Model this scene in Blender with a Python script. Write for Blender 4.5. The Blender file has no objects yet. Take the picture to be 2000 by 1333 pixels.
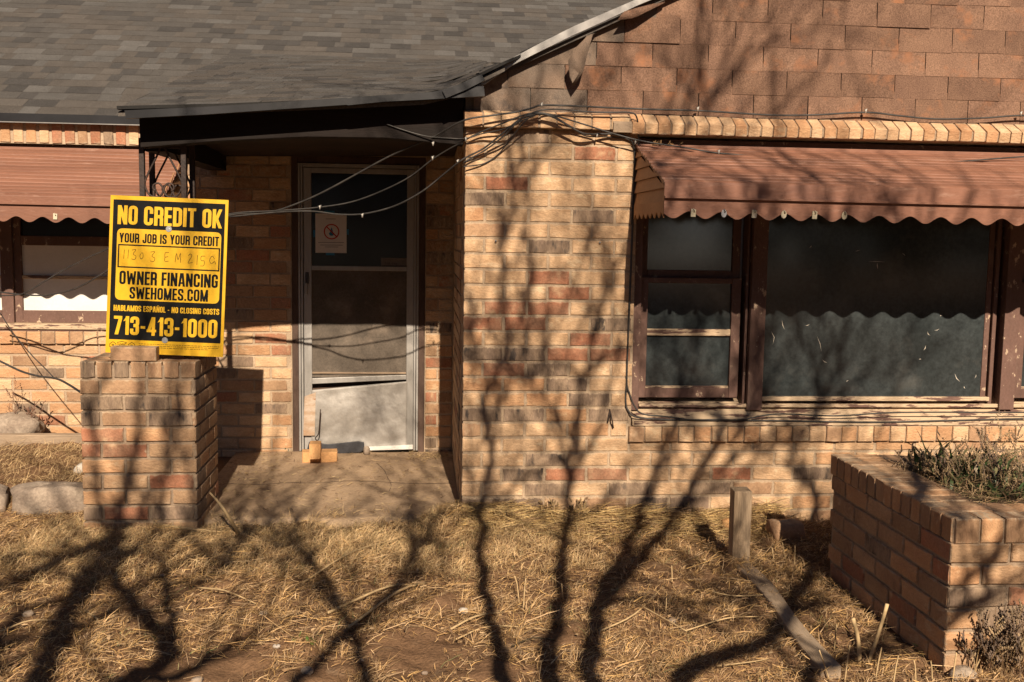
import bpy, math, random
import numpy as np
from mathutils import Vector, Matrix, Euler
S = bpy.context.scene
col = S.collection
rnd = random.Random(7)
R_ = math.radians

# ------------------------------------------------------------------ camera, sky, sun, exposure
FPX, YAW, PITCH, ROLL = 1999.2, 0.0889, 0.1023, 0.0155
CAM = Vector((0.0, -5.4713, 1.45))
_f = Vector((math.sin(YAW)*math.cos(PITCH), math.cos(YAW)*math.cos(PITCH), -math.sin(PITCH)))
_r0 = Vector((math.cos(YAW), -math.sin(YAW), 0)); _u0 = _r0.cross(_f)
_r = _r0*math.cos(ROLL)+_u0*math.sin(ROLL); _u = -_r0*math.sin(ROLL)+_u0*math.cos(ROLL)
cd = bpy.data.cameras.new('camera'); cam = bpy.data.objects.new('camera', cd); col.objects.link(cam)
cd.sensor_width = 36; cd.lens = FPX/2000*36; cd.clip_end = 400; cd.clip_start = 0.05
cam.matrix_world = Matrix(((_r.x,_u.x,-_f.x,CAM.x),(_r.y,_u.y,-_f.y,CAM.y),(_r.z,_u.z,-_f.z,CAM.z),(0,0,0,1)))
S.camera = cam
SUN = Vector((-0.054, 1.0, -0.64))            # the way the light travels
SUN_ELEV = math.atan2(0.64, math.hypot(0.054, 1.0))
w = bpy.data.worlds.new('World'); S.world = w; w.use_nodes = True
nt = w.node_tree; nt.nodes.clear()
sky = nt.nodes.new('ShaderNodeTexSky'); sky.sky_type = 'NISHITA'; sky.sun_disc = False
sky.sun_elevation = SUN_ELEV; sky.sun_rotation = math.atan2(0.054, -1.0)
sky.dust_density = 0.3; sky.ozone_density = 0.6; sky.air_density = 0.4
bg = nt.nodes.new('ShaderNodeBackground'); bg.inputs['Strength'].default_value = 0.05
wo = nt.nodes.new('ShaderNodeOutputWorld')
nt.links.new(sky.outputs[0], bg.inputs[0]); nt.links.new(bg.outputs[0], wo.inputs[0])
sd = bpy.data.lights.new('sun', 'SUN'); sun = bpy.data.objects.new('sun', sd); col.objects.link(sun)
sd.energy = 5.0; sd.angle = R_(0.45); sd.color = (1.0, 0.835, 0.66)
sun.rotation_euler = SUN.to_track_quat('-Z', 'Y').to_euler(); sun.location = (1, -12, 12)
S.view_settings.view_transform = 'Standard'; S.view_settings.look = 'None'
S.view_settings.gamma = 1; S.view_settings.exposure = 0.62; S.view_settings.use_curve_mapping = False

# ------------------------------------------------------------------ helpers
def at(x, y, Y=None, z=None, X=None):
    """a place measured in the photograph, at its own depth in the yard"""
    d = _r*((x-1000)/FPX)+_u*((666.5-y)/FPX)+_f
    if Y is not None: t = (Y-CAM.y)/d.y
    elif z is not None: t = (z-CAM.z)/d.z
    else: t = (X-CAM.x)/d.x
    return CAM+d*t
WL = {}
def wl(o): return WL.get(o.name, Vector((0, 0, 0))) if o else Vector((0, 0, 0))
def tag(o, label=None, cat=None, group=None, kind=None):
    if label: o['label'] = label
    if cat: o['category'] = cat
    if group: o['group'] = group
    if kind: o['kind'] = kind
    return o
def empty(name, loc, label, cat, group=None, rot=None):
    o = bpy.data.objects.new(name, None); col.objects.link(o); o.location = loc; o.empty_display_size = .1
    if rot: o.rotation_euler = rot
    WL[o.name] = Vector(loc)
    return tag(o, label, cat, group)
def inst(name, me, loc, parent=None, rot=None, scale=None):
    o = bpy.data.objects.new(name, me); col.objects.link(o); loc = Vector(loc)
    if parent: o.parent = parent
    o.location = loc-wl(parent)
    if rot is not None: o.rotation_euler = rot
    if scale is not None: o.scale = scale
    WL[o.name] = loc
    return o
class MB:
    def __init__(s): s.v = []; s.f = []; s.sm = []
    def add(s, vs, fs, smooth=False):
        b = len(s.v); s.v += [tuple(p) for p in vs]
        for f in fs: s.f.append(tuple(i+b for i in f)); s.sm.append(smooth)
        return s
    def box(s, x0, x1, y0, y1, z0, z1, j=0.0):
        q = lambda: rnd.uniform(-j, j) if j else 0
        vs = [(x+q(), y+q(), z+q()) for z in (z0, z1) for y in (y0, y1) for x in (x0, x1)]
        return s.add(vs, [(0,2,3,1),(4,5,7,6),(0,1,5,4),(2,6,7,3),(0,4,6,2),(1,3,7,5)])
    def prism(s, poly, y0, y1):
        """outline in x,z given depth from y0 (front) to y1"""
        n = len(poly); vs = [(x, y0, z) for x, z in poly]+[(x, y1, z) for x, z in poly]
        return s.add(vs, [tuple(range(n)), tuple(range(2*n-1, n-1, -1))]+[(i, i+n, (i+1) % n+n, (i+1) % n) for i in range(n)])
    def tube(s, pts, rad, n=6, smooth=True, caps=True):
        pts = [Vector(p) for p in pts]; m = len(pts)
        if not hasattr(rad, '__len__'): rad = [rad]*m
        ref = None; rings = []
        for i, p in enumerate(pts):
            d = (pts[min(i+1, m-1)]-pts[max(i-1, 0)])
            if d.length < 1e-9: d = Vector((0, 0, 1))
            d.normalize()
            if ref is None: ref = Vector((0, 0, 1)) if abs(d.z) < .9 else Vector((1, 0, 0))
            a = d.cross(ref)
            if a.length < 1e-4: a = d.cross(Vector((0.3, 0.8, 0.5)))
            a.normalize(); b = a.cross(d); ref = b
            rings.append([p+a*(rad[i]*math.cos(2*math.pi*k/n))+b*(rad[i]*math.sin(2*math.pi*k/n)) for k in range(n)])
        vs = [q for r in rings for q in r]; fs = []
        for i in range(m-1):
            for k in range(n): fs.append((i*n+k, i*n+(k+1) % n, (i+1)*n+(k+1) % n, (i+1)*n+k))
        if caps: fs += [tuple(range(n-1, -1, -1)), tuple((m-1)*n+k for k in range(n))]
        return s.add(vs, fs, smooth)
    def build(s, name, mat, parent=None, origin=None, bevel=0, rot=None, local=False):
        me = bpy.data.meshes.new(name); a = np.array(s.v, dtype=float)
        if local: o0 = Vector((0, 0, 0))
        elif origin is None: o0 = Vector(((a[:,0].min()+a[:,0].max())/2, (a[:,1].min()+a[:,1].max())/2, a[:,2].min()))
        else: o0 = Vector(origin)
        a -= np.array(o0)
        me.from_pydata(a.tolist(), [], s.f); me.polygons.foreach_set('use_smooth', s.sm); me.materials.append(mat); me.update()
        if local:
            o = bpy.data.objects.new(name, me); col.objects.link(o); o.parent = parent; WL[o.name] = Vector((0, 0, 0))
        else: o = inst(name, me, o0, parent, rot)
        if bevel:
            m = o.modifiers.new('b', 'BEVEL'); m.width = bevel; m.segments = 2; m.limit_method = 'ANGLE'; m.angle_limit = R_(50)
        return o
def smoothpath(pts, n=6):
    """Catmull-Rom through the points"""
    P = [Vector(p) for p in pts]; P = [P[0]*2-P[1]]+P+[P[-1]*2-P[-2]]; out = []
    for i in range(1, len(P)-2):
        for k in range(n):
            t = k/n; a, b, c, d = P[i-1:i+3]
            out.append(.5*((2*b)+(c-a)*t+(2*a-5*b+4*c-d)*t*t+(3*b-a-3*c+d)*t**3))
    return out+[P[-2]]

ORD = ['first', 'second', 'third', 'fourth', 'fifth', 'sixth', 'seventh', 'eighth', 'ninth', 'tenth', 'eleventh', 'twelfth', 'thirteenth', 'fourteenth', 'fifteenth', 'sixteenth', 'seventeenth', 'eighteenth', 'nineteenth', 'twentieth']
# ------------------------------------------------------------------ materials
def mat(name, c1, c2=None, s1=4.0, fine=(.25, 60), over=None, over2=None, stretch=(1, 1, 1), rough=.85, metal=0, spec=.25,
        bump=(.25, 60), perobj=.0, world=False, ramp=(.35, .65), coat=0, attr=None, edge=None):
    m = bpy.data.materials.new(name); m.use_nodes = True; N = m.node_tree.nodes; L = m.node_tree.links
    P = N['Principled BSDF']; c2 = c2 or c1
    tc = N.new('ShaderNodeTexCoord'); mp = N.new('ShaderNodeMapping'); mp.inputs['Scale'].default_value = stretch
    oi = N.new('ShaderNodeObjectInfo')
    if world:
        g = N.new('ShaderNodeNewGeometry'); L.new(g.outputs['Position'], mp.inputs[0])
    else:
        mul = N.new('ShaderNodeVectorMath'); mul.operation = 'MULTIPLY_ADD'
        cmb = N.new('ShaderNodeCombineXYZ')
        for i in range(3): L.new(oi.outputs['Random'], cmb.inputs[i])
        mul.inputs[1].default_value = (37, 91, 53); L.new(cmb.outputs[0], mul.inputs[0]); L.new(tc.outputs['Object'], mul.inputs[2])
        L.new(mul.outputs[0], mp.inputs[0])
    def noise(sc, det=4, ro=.55):
        n = N.new('ShaderNodeTexNoise'); n.inputs['Scale'].default_value = sc; n.inputs['Detail'].default_value = det
        n.inputs['Roughness'].default_value = ro; L.new(mp.outputs[0], n.inputs['Vector']); return n
    def rng(sock, a, b, c=0, d=1):
        r = N.new('ShaderNodeMapRange'); r.inputs[1].default_value = a; r.inputs[2].default_value = b
        r.inputs[3].default_value = c; r.inputs[4].default_value = d; L.new(sock, r.inputs[0]); return r.outputs[0]
    def mix(fac, a, b, mode='MIX'):
        x = N.new('ShaderNodeMix'); x.data_type = 'RGBA'; x.blend_type = mode
        if isinstance(fac, (int, float)): x.inputs[0].default_value = fac
        else: L.new(fac, x.inputs[0])
        for s_, i in ((a, 6), (b, 7)):
            if isinstance(s_, tuple): x.inputs[i].default_value = (*s_, 1)
            else: L.new(s_, x.inputs[i])
        return x.outputs[2]
    c = mix(rng(noise(s1).outputs[0], *ramp), c1, c2)
    if attr:
        at_ = N.new('ShaderNodeAttribute'); at_.attribute_name = attr; c = mix(1.0, at_.outputs['Color'], c, 'MULTIPLY')
    if fine:
        v = rng(noise(fine[1], 3, .7).outputs[0], .25, .75, 1-fine[0], 1+fine[0])
        cv = N.new('ShaderNodeCombineXYZ')
        for i in range(3): L.new(v, cv.inputs[i])
        c = mix(1.0, c, cv.outputs[0], 'MULTIPLY')
    if perobj:
        v = rng(oi.outputs['Random'], 0, 1, 1-perobj, 1+perobj); cv = N.new('ShaderNodeCombineXYZ')
        for i in range(3): L.new(v, cv.inputs[i])
        c = mix(1.0, c, cv.outputs[0], 'MULTIPLY')
    for ov in (over, over2):
        if ov:
            colr, th, sc, soft = ov[:4]; n = noise(sc, 6, .65)
            f = rng(n.outputs[0], th, th+soft); c = mix(f, c, colr)
    if edge:
        sp = N.new('ShaderNodeSeparateXYZ'); L.new(tc.outputs['Generated'], sp.inputs[0])
        def mth(op, a, b_):
            q = N.new('ShaderNodeMath'); q.operation = op
            for v, i in ((a, 0), (b_, 1)):
                if isinstance(v, (int, float)): q.inputs[i].default_value = v
                else: L.new(v, q.inputs[i])
            return q.outputs[0]
        ds = []
        for ax, ln in ((0, .2225), (2, .0705)):
            o_ = sp.outputs[ax]; ds.append(mth('MULTIPLY', mth('MINIMUM', o_, mth('SUBTRACT', 1.0, o_)), ln))
        d = mth('ADD', mth('MINIMUM', ds[0], ds[1]), mth('MULTIPLY', mth('SUBTRACT', noise(28, 5, .7).outputs[0], .5), .042))
        c = mix(rng(d, -.003, .006), edge, c)
    L.new(c, P.inputs['Base Color'])
    P.inputs['Roughness'].default_value = rough; P.inputs['Metallic'].default_value = metal
    P.inputs['Specular IOR Level'].default_value = spec
    if coat: P.inputs['Coat Weight'].default_value = coat; P.inputs['Coat Roughness'].default_value = .12
    if bump:
        b = N.new('ShaderNodeBump'); b.inputs['Strength'].default_value = bump[0]; b.inputs['Distance'].default_value = .01
        L.new(noise(bump[1], 5, .6).outputs[0], b.inputs['Height']); L.new(b.outputs[0], P.inputs['Normal'])
    return m
M = {}
MORT = (.40, .31, .215)
ME = (.44, .335, .225)
M['tan'] = mat('brick_tan', (.60, .405, .24), (.48, .305, .17), 7, (.20, 80), over=((.63, .485, .31), .55, 10, .16), over2=((.27, .165, .10), .63, 7, .14), stretch=(1, 1, 2), bump=(.7, 40), perobj=.13, edge=ME)
M['orange'] = mat('brick_orange', (.50, .30, .16), (.43, .235, .12), 6, (.2, 80), over=((.57, .42, .26), .57, 10, .18), over2=((.22, .13, .08), .65, 7, .14), stretch=(1, 1, 2), bump=(.7, 40), perobj=.13, edge=ME)
M['red'] = mat('brick_red', (.37, .155, .085), (.34, .185, .11), 8, (.25, 90), over=((.50, .34, .2), .56, 9, .18), over2=((.15, .08, .06), .61, 6, .16), bump=(.7, 40), perobj=.15, edge=ME)
M['dark'] = mat('brick_dark', (.20, .14, .098), (.31, .22, .145), 9, (.28, 80), over=((.075, .06, .05), .57, 10, .08), over2=((.44, .325, .21), .62, 16, .10), bump=(.8, 40), perobj=.15, stretch=(1.6, 1, .6), edge=ME)
M['brown'] = mat('brick_brown', (.39, .245, .14), (.32, .19, .11), 7, (.2, 80), over=((.48, .345, .22), .60, 10, .16), over2=((.17, .105, .07), .64, 7, .14), bump=(.7, 40), perobj=.15, edge=ME)
M['dusty'] = mat('brick_tan_shaded', (.44, .285, .165), (.35, .215, .12), 7, (.22, 80), over=((.50, .365, .235), .60, 10, .16), over2=((.19, .115, .07), .60, 7, .16), stretch=(1, 1, 2), bump=(.7, 40), perobj=.14, edge=(.34, .255, .175))  # tan brick darkened: hazy twig shade on pillar and planter put into its colour
M['mortar'] = mat('mortar', (.45, .34, .23), (.37, .275, .185), 5, (.2, 80), over=((.24, .18, .13), .62, 6, .15), bump=(.6, 70))
M['mortar_warm'] = mat('mortar_warm', (.36, .27, .185), (.27, .20, .14), 5, (.2, 80), bump=(.6, 70))
for k, c in {'a': (.098, .090, .081), 'b': (.118, .111, .102), 'c': (.070, .065, .060), 'd': (.104, .092, .080)}.items():
    M['sh_'+k] = mat('roof_granules_'+k, c, tuple(x*.82 for x in c), 5, (.5, 150), over=((.2, .15, .1), .70, 40, .06), rough=.95, spec=.1, bump=(.5, 240), perobj=.10)
M['roof_edge'] = mat('shingle_edge', (.02, .019, .018), None, 8, (.3, 90), rough=.95)
M['gable'] = mat('gable_granules', (.225, .135, .090), (.165, .098, .068), 5, (.55, 150), over=((.32, .15, .08), .56, 6.0, .16), over2=((.11, .08, .065), .64, 5, .16), rough=.95, spec=.1, bump=(.5, 300), perobj=.16)
M['gable_grey'] = mat('gable_weathered', (.155, .125, .10), (.20, .14, .10), 4, (.55, 300), over=((.07, .06, .055), .58, 6, .15), rough=.95, spec=.1, bump=(.5, 300), perobj=.1)
M['gable_back'] = mat('felt', (.16, .14, .12), (.11, .1, .09), 6, (.3, 80), rough=.95)
M['metal_black'] = mat('drip_edge_black', (.010, .010, .011), (.02, .02, .022), 3, (.1, 40), over=((.06, .057, .054), .63, 5, .15), rough=.36, spec=.4, bump=(.06, 9))
M['metal_pale'] = mat('drip_edge_pale', (.30, .29, .27), (.22, .21, .2), 4, (.1, 40), over=((.06, .055, .05), .66, 6, .1), rough=.4, metal=.3, spec=.5, bump=(.06, 12))
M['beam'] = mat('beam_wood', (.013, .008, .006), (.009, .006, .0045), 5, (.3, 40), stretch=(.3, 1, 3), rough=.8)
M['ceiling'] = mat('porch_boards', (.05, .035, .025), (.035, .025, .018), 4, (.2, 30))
M['awn'] = mat('awning_paint', (.240, .112, .070), (.200, .092, .058), 3, (.12, 60), over=((.31, .175, .122), .57, 14, .16), over2=((.165, .08, .058), .56, 4, .25), stretch=(.5, 1, 2.0), rough=.55, spec=.35, bump=(.2, 30), perobj=.13)
M['awn_tan'] = mat('awning_side', (.42, .23, .11), (.34, .18, .09), 3, (.12, 50), rough=.6, bump=(.1, 30), perobj=.06)
M['wood'] = mat('frame_paint', (.155, .088, .068), (.125, .072, .055), 5, (.15, 70), over=((.47, .35, .24), .612, 24, .03), over2=((.22, .145, .11), .56, 6, .2), stretch=(1, 1, .6), rough=.65, bump=(.3, 60))
M['wood_h'] = mat('sill_peeling', (.165, .095, .072), (.13, .075, .06), 5, (.2, 70), over=((.52, .39, .255), .44, 16, .03), over2=((.28, .19, .125), .60, 30, .05), stretch=(.35, 1, 2.2), rough=.75, bump=(.6, 50))
M['glass_d'] = mat('dusty_glass', (.045, .053, .054), (.024, .030, .031), 2.4, (.35, 40), over=((.125, .125, .115), .56, 3.0, .35), over2=((.30, .28, .24), .77, 55, .03), rough=.1, spec=.5, bump=None)
M['glass_b'] = mat('dark_glass', (.010, .009, .008), (.014, .012, .010), 3, None, over=((.05, .045, .04), .72, 5, .2), rough=.15, spec=.25, bump=None)
M['screen'] = mat('dusty_screen', (.14, .115, .09), (.085, .07, .055), 4, (.25, 70), over=((.24, .19, .145), .58, 4.5, .2), rough=.8, spec=.2, bump=(.3, 200))
M['alu'] = mat('old_aluminium', (.38, .365, .34), (.28, .265, .24), 5, (.1, 60), over=((.20, .15, .10), .66, 8, .1), stretch=(1, 1, .25), rough=.5, metal=.35, spec=.5, bump=(.15, 40))
M['kick'] = mat('kick_plate', (.33, .31, .28), (.25, .23, .20), 4, (.10, 50), over=((.33, .21, .12), .70, 6, .06), rough=.55, metal=.15, spec=.4, bump=(.5, 18))
M['jamb'] = mat('jamb_wood', (.11, .07, .05), (.07, .045, .035), 6, (.2, 50), over=((.3, .22, .15), .72, 18, .04), stretch=(1, 1, .3), rough=.8)
M['black'] = mat('black_plastic', (.035, .036, .040), (.05, .05, .055), 7, (.2, 60), over=((.2, .18, .15), .72, 14, .06), rough=.55, spec=.4)
M['iron'] = mat('iron_black', (.028, .02, .017), (.05, .03, .022), 10, (.3, 80), over=((.14, .06, .03), .66, 25, .1), rough=.6, metal=.2, spec=.4)
M['cable'] = mat('cable_sheath', (.030, .028, .026), (.055, .05, .045), 20, (.2, 90), rough=.5, spec=.45, bump=None)
M['clip'] = mat('cable_clip', (.5, .47, .42), None, 20, (.2, 90), rough=.5, metal=.3)
M['white'] = mat('blind_white', (.78, .75, .70), (.70, .67, .61), 4, (.05, 60), over=((.40, .35, .28), .72, 9, .1), rough=.7, bump=None)
M['concrete'] = mat('slab_dust', (.43, .31, .20), (.33, .235, .15), 2.6, (.25, 60), over=((.22, .16, .11), .56, 3.5, .22), over2=((.16, .12, .085), .74, 30, .03), rough=.95, spec=.1, bump=(.35, 60), world=True)
M['soil'] = mat('soil', (.22, .13, .072), (.135, .08, .045), 2.5, (.35, 90), over=((.30, .215, .14), .58, 5, .2), rough=1, spec=.05, bump=(1.0, 55), world=True)
M['soil_dark'] = mat('planter_soil', (.10, .068, .045), (.065, .045, .03), 5, (.4, 80), rough=1, spec=.05, bump=(1, 60), world=True)
M['straw'] = mat('straw', (1, 1, 1), (.86, .86, .86), 8, None, rough=.75, spec=.25, bump=None, attr='Col')
M['leaf'] = mat('leaf', (1, 1, 1), (.8, .85, .8), 20, None, rough=.5, spec=.4, bump=None, attr='Col')
M['stone'] = mat('stone_grey', (.34, .275, .21), (.24, .185, .14), 9, (.3, 60), over=((.13, .095, .07), .56, 7, .2), over2=((.42, .36, .29), .62, 16, .1), rough=.95, bump=(1.0, 22))
M['stonew'] = mat('stone_pale', (.5, .45, .38), (.38, .34, .29), 7, (.2, 60), rough=.95, bump=(.6, 35))
M['timber'] = mat('weathered_timber', (.34, .255, .175), (.24, .175, .12), 4, (.25, 50), over=((.13, .09, .06), .64, 6, .08), stretch=(.25, 1, 5), rough=.9, bump=(.5, 40))
M['timber_v'] = mat('weathered_timber_v', (.37, .275, .18), (.26, .185, .115), 4, (.25, 50), over=((.12, .08, .05), .64, 6, .08), over2=((.5, .43, .34), .7, 8, .08), stretch=(5, 5, .3), rough=.9, bump=(.5, 40))
M['timber_y'] = mat('weathered_plank', (.36, .275, .19), (.27, .2, .135), 4, (.25, 50), over=((.15, .11, .08), .64, 6, .08), stretch=(5, .3, 5), rough=.9, bump=(.5, 40))
M['newbrick'] = mat('loose_brick', (.62, .36, .16), (.54, .29, .12), 6, (.15, 90), over=((.66, .47, .27), .64, 12, .1), bump=(.5, 50))
M['bark'] = mat('bark', (.16, .11, .075), (.10, .07, .05), 6, (.4, 40), rough=.95, bump=(1, 30))
M['yellow'] = mat('sign_yellow', (.66, .385, .010), (.60, .34, .010), 2.5, (.07, 40), over=((.46, .26, .025), .62, 5, .25), over2=((.30, .19, .05), .74, 16, .05), rough=.45, spec=.35, bump=(.05, 25))
M['sblack'] = mat('sign_black', (.007, .007, .0075), (.010, .010, .010), 4, (.2, 50), over=((.05, .04, .025), .75, 30, .04), rough=.6, spec=.08, bump=None)
M['steel'] = mat('washer_steel', (.55, .56, .56), (.45, .45, .45), 30, None, rough=.35, metal=.8, bump=None)
M['paper'] = mat('paper', (.66, .62, .57), None, 5, (.04, 40), rough=.8, bump=None)
M['tape'] = mat('blue_tape', (.02, .16, .30), None, 5, (.1, 40), rough=.7, bump=None)
M['pred'] = mat('print_red', (.45, .035, .03), None, 5, None, rough=.8, bump=None)
M['pblue'] = mat('print_blue', (.03, .17, .30), None, 5, None, rough=.8, bump=None)
M['pink'] = mat('print_grey', (.10, .085, .08), None, 5, None, rough=.8, bump=None)
M['sticker'] = mat('sticker', (.17, .15, .13), None, 5, (.1, 40), rough=.6, bump=None)
M['ring'] = mat('pull_ring', (.60, .54, .40), (.5, .44, .3), 20, None, rough=.5, metal=.2, bump=None)

# ------------------------------------------------------------------ bricks
C = .083; Z0 = 2.0138; BL, BH, JT = .2215, .0705, .0125; PER = BL+JT
BM = {}
def brick_mesh(key, L=BL, H=BH):
    k = (key, round(L, 4), round(H, 4), rnd.randrange(6))
    if k in BM: return BM[k]
    r = random.Random(repr(k)); b = MB(); hx, hz = L/2, H/2
    ring = [(-1,-1),(0,-1),(1,-1),(1,0),(1,1),(0,1),(-1,1),(-1,0)]
    jit = [(r.uniform(-.0038, .0038), r.uniform(-.0032, .0032)) for _ in ring]
    front = [(x*(hx-.004)+j[0], r.uniform(-.0012, .0008), z*(hz-.004)+j[1]) for (x, z), j in zip(ring, jit)]
    edge = [(x*hx+j[0]*.6, .0045, z*hz+j[1]*.6) for (x, z), j in zip(ring, jit)]
    back = [(x*hx, .09, z*hz) for x, z in ring]
    cpt = [(0, -.0015+r.uniform(-.001, .001), 0)]
    fs = [(24, i, (i+1) % 8) for i in range(8)]+[(i, i+8, (i+1) % 8+8, (i+1) % 8) for i in range(8)]+[(i+8, i+16, (i+1) % 8+16, (i+1) % 8+8) for i in range(8)]+[tuple(range(23, 15, -1))]
    b.add(front+edge+back+cpt, fs)
    me = bpy.data.meshes.new('brick'); me.from_pydata(b.v, [], b.f); me.materials.append(M[key]); me.update()
    BM[k] = me; return me
def brick(parent, key, loc, rz=0, L=BL, H=BH, rx=0, name='brick'):
    base = brick_mesh(key, BL, BH); j = rnd.uniform
    return inst(name, base, loc, parent, rot=(rx+j(-.008, .008), j(-.006, .006), rz+j(-.006, .006)), scale=(L/BL, 1, H/BH))
MIX = ['tan']*11+['orange']*3+['red']*2+['dark']*2+['brown']*2
CODEP = {'T': 'dusty', 'O': 'orange', 'R': 'red', 'D': 'dark', 'B': 'brown'}  # dusty stands for tan with twig shade in its colour
CODE = {'T': 'tan', 'O': 'orange', 'R': 'red', 'D': 'dark', 'B': 'brown'}
def row(parent, x0, x1, z, Y, phase, keys=None, skip=None, wt=MIX, jn=None, code=CODE):
    """one course on a front-facing wall: running bond between x0 and x1"""
    a = x0-((x0-phase) % PER); i = 0
    while a < x1-.02:
        l = max(a, x0); r = min(a+BL, x1); a += PER
        if r-l < .03: continue
        k = code[keys[i]] if keys and i < len(keys) else rnd.choice(wt); i += 1
        c = (l+r)/2
        if skip and skip(c, z): continue
        if jn is not None: jn.append((k, (c, Y-rnd.uniform(0, .003), z), r-l))
        else: brick(parent, k, (c, Y-rnd.uniform(0, .003), z), L=r-l)
def join_bricks(name, lst, parent, key):
    """bricks too small or too dark to pick apart, still real pieces, in one mesh"""
    b = MB()
    for k, (x, y, z), L in lst:
        if k != key: continue
        b.box(x-L/2, x+L/2, y, y+.05, z-BH/2, z+BH/2, .001)
    if b.v: tag(b.build(name, M[key], parent), kind='stuff')

# ================================================================== THE HOUSE
house = empty('brick_house', (1.0, 0, -.12), 'worn one-storey tan brick house with dark shingle roof and brown window awnings', 'house')
XL, XR = .225, 6.9                    # the front block
WX0, WZ0, WZ1 = 1.155, .425, 1.985    # window opening
EY = 1.8                              # the entry wall behind the porch
b = MB(); b.box(XL+.004, WX0-.004, .0045, .26, -.35, 2.06); b.box(WX0-.0041, XR, .0047, .26, -.35, WZ0-.012); b.box(WX0-.0042, XR, .05, .26, WZ1+.01, 2.06)
b.box(4.44, XR-.2001, .0049, .26, WZ0-.012, WZ1+.0099); b.box(XL+.006, XL+.2, .2601, EY+.1, -.35, 2.06); b.box(XR-.2, XR, .2601, 8, -.35, 2.06)
fw = b.build('front_wall', M['mortar'], house)
P_A = XL-.105                          # phases of the running bond
ROWS = ['TDTT', 'OTTRT', 'TTTT', 'ORTTT', 'DTTT', 'OTTDT', 'BTTT', 'TTDTT', 'TTTT', 'TTRTT', 'TTRT', 'TRRTT', 'RRTD', 'OTTRT',
        'DDRR', 'ORDTT', 'OODT', 'TOODT', 'DDOD', 'BTTOT', 'TTTTTTTT', 'TTDTTTTT', 'TDRRTTRT', 'TTDTDTDB', 'DDTBDDTT', 'TTOTTOTT', 'TTBTTTOT', 'OTTTBTTT']
for n, keys in enumerate(ROWS, 1):
    z = Z0-C*n+C/2+.004
    ph = XL+(.112 if n % 2 == 0 else 0.0) - (0 if n % 2 == 0 else .012)
    x1 = WX0-.006 if z > WZ0-.03 else (3.95 if n < 24 else 2.45)
    if z > .345 and z < WZ0: x1 = WX0-.03
    row(fw, XL, x1, z, 0, ph, keys, wt=['tan']*12+['orange']*4+['brown']*2+['dark']+['red'])
# return of the front block along the porch
jr = []
for n in range(1, 27):
    z = Z0-C*n+C/2+.004; y = .12 + (.11 if n % 2 else 0)
    while y < EY-.1:
        b_ = brick(fw, rnd.choice(MIX), (XL-.001+.006, y, z), rz=-math.pi/2) if y < .55 else None
        if b_ is None: jr.append((rnd.choice(MIX), y, z))
        y += PER
for key in ('tan', 'orange', 'red', 'dark', 'brown'):
    b = MB()
    for k, y, z in jr:
        if k == key: b.box(XL, XL+.04, y-BL/2, y+BL/2, z-BH/2, z+BH/2, .001)
    if b.v: tag(b.build('brick_course', M[key], fw), kind='stuff')
# sloping rowlock cornice over the wall and the window
b = MB(); b.add([(x, y, z) for x in (XL+.004, 1.0) for y, z in ((.0488, 2.020), (-.040, 2.020), (-.044, 2.082), (.0, 2.099), (.0488, 2.099))]+[(x, y, z) for x in (1.0001, XR) for y, z in ((.0488, 2.002), (-.066, 2.002), (-.072, 2.046), (.0, 2.097), (.0488, 2.097))],
    [(0, 1, 2, 3, 4), (9, 8, 7, 6, 5), (14, 13, 12, 11, 10), (15, 16, 17, 18, 19)]+[(k+i, k+(i+1) % 5, k+5+(i+1) % 5, k+5+i) for k in (0, 10) for i in range(5)])
b.f = [tuple(reversed(f)) for f in b.f]
for i in range(2): b.f[i] = tuple(b.f[i])
cn = b.build('cornice', M['mortar_warm'], house)
x = XL-.010; i = 0
while x < 4.3:
    left = x < 1.0
    wd = rnd.uniform(.084, .094) if left else rnd.uniform(.058, .064)
    k = rnd.choice(['tan']*4+['orange']*4+['brown']*3) if x < .75 else rnd.choice(['tan']*8+['orange']*4)
    q = lambda v=.003: rnd.uniform(-v, v)
    if left: pr = ((.03, 2.016+q(.002)), (-.048+q(), 2.016+q(.002)), (-.052+q(), 2.084+q()), (.001, 2.104+q(.002)), (.03, 2.104))
    else: pr = ((.03, 1.996+q(.002)), (-.074+q(), 1.996+q(.002)), (-.082+q(), 2.052+q()), (.001, 2.104+q(.002)), (.03, 2.104))
    sk = rnd.uniform(.0, .006); ys0 = pr[1][0]; bb = MB()
    bb.add([(x+sk*(1 if y < -.03 else 0), y, z) for y, z in pr]+[(x+wd+sk*(1 if y < -.03 else 0)+q(.0015), y+q(.002), z+q(.0015)) for y, z in pr], [(4, 3, 2, 1, 0), (5, 6, 7, 8, 9)]+[(j, (j+1) % 5, 5+(j+1) % 5, 5+j) for j in range(5)])
    bb.build('brick', M[k], cn, bevel=.003)
    x += wd+rnd.uniform(.006, .010); i += 1
# projecting brick sill under the window
b = MB(); b.box(WX0-.012, 4.6, -.012, .05, .338, .418); sl = b.build('brick_sill', M['mortar_warm'], house)
x = 1.138
while x < 4.2:
    wd = rnd.uniform(.082, .092); k = rnd.choice(['tan']*6+['orange']*6+['brown']*2)
    inst('brick', brick_mesh(k, .087, .086), (x+wd/2, -.024+rnd.uniform(-.003, .003), .378), sl, rot=(rnd.uniform(-.02, .02), 0, rnd.uniform(-.01, .01)), scale=(wd/.087, 1, 1))
    x += wd+.006
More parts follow.
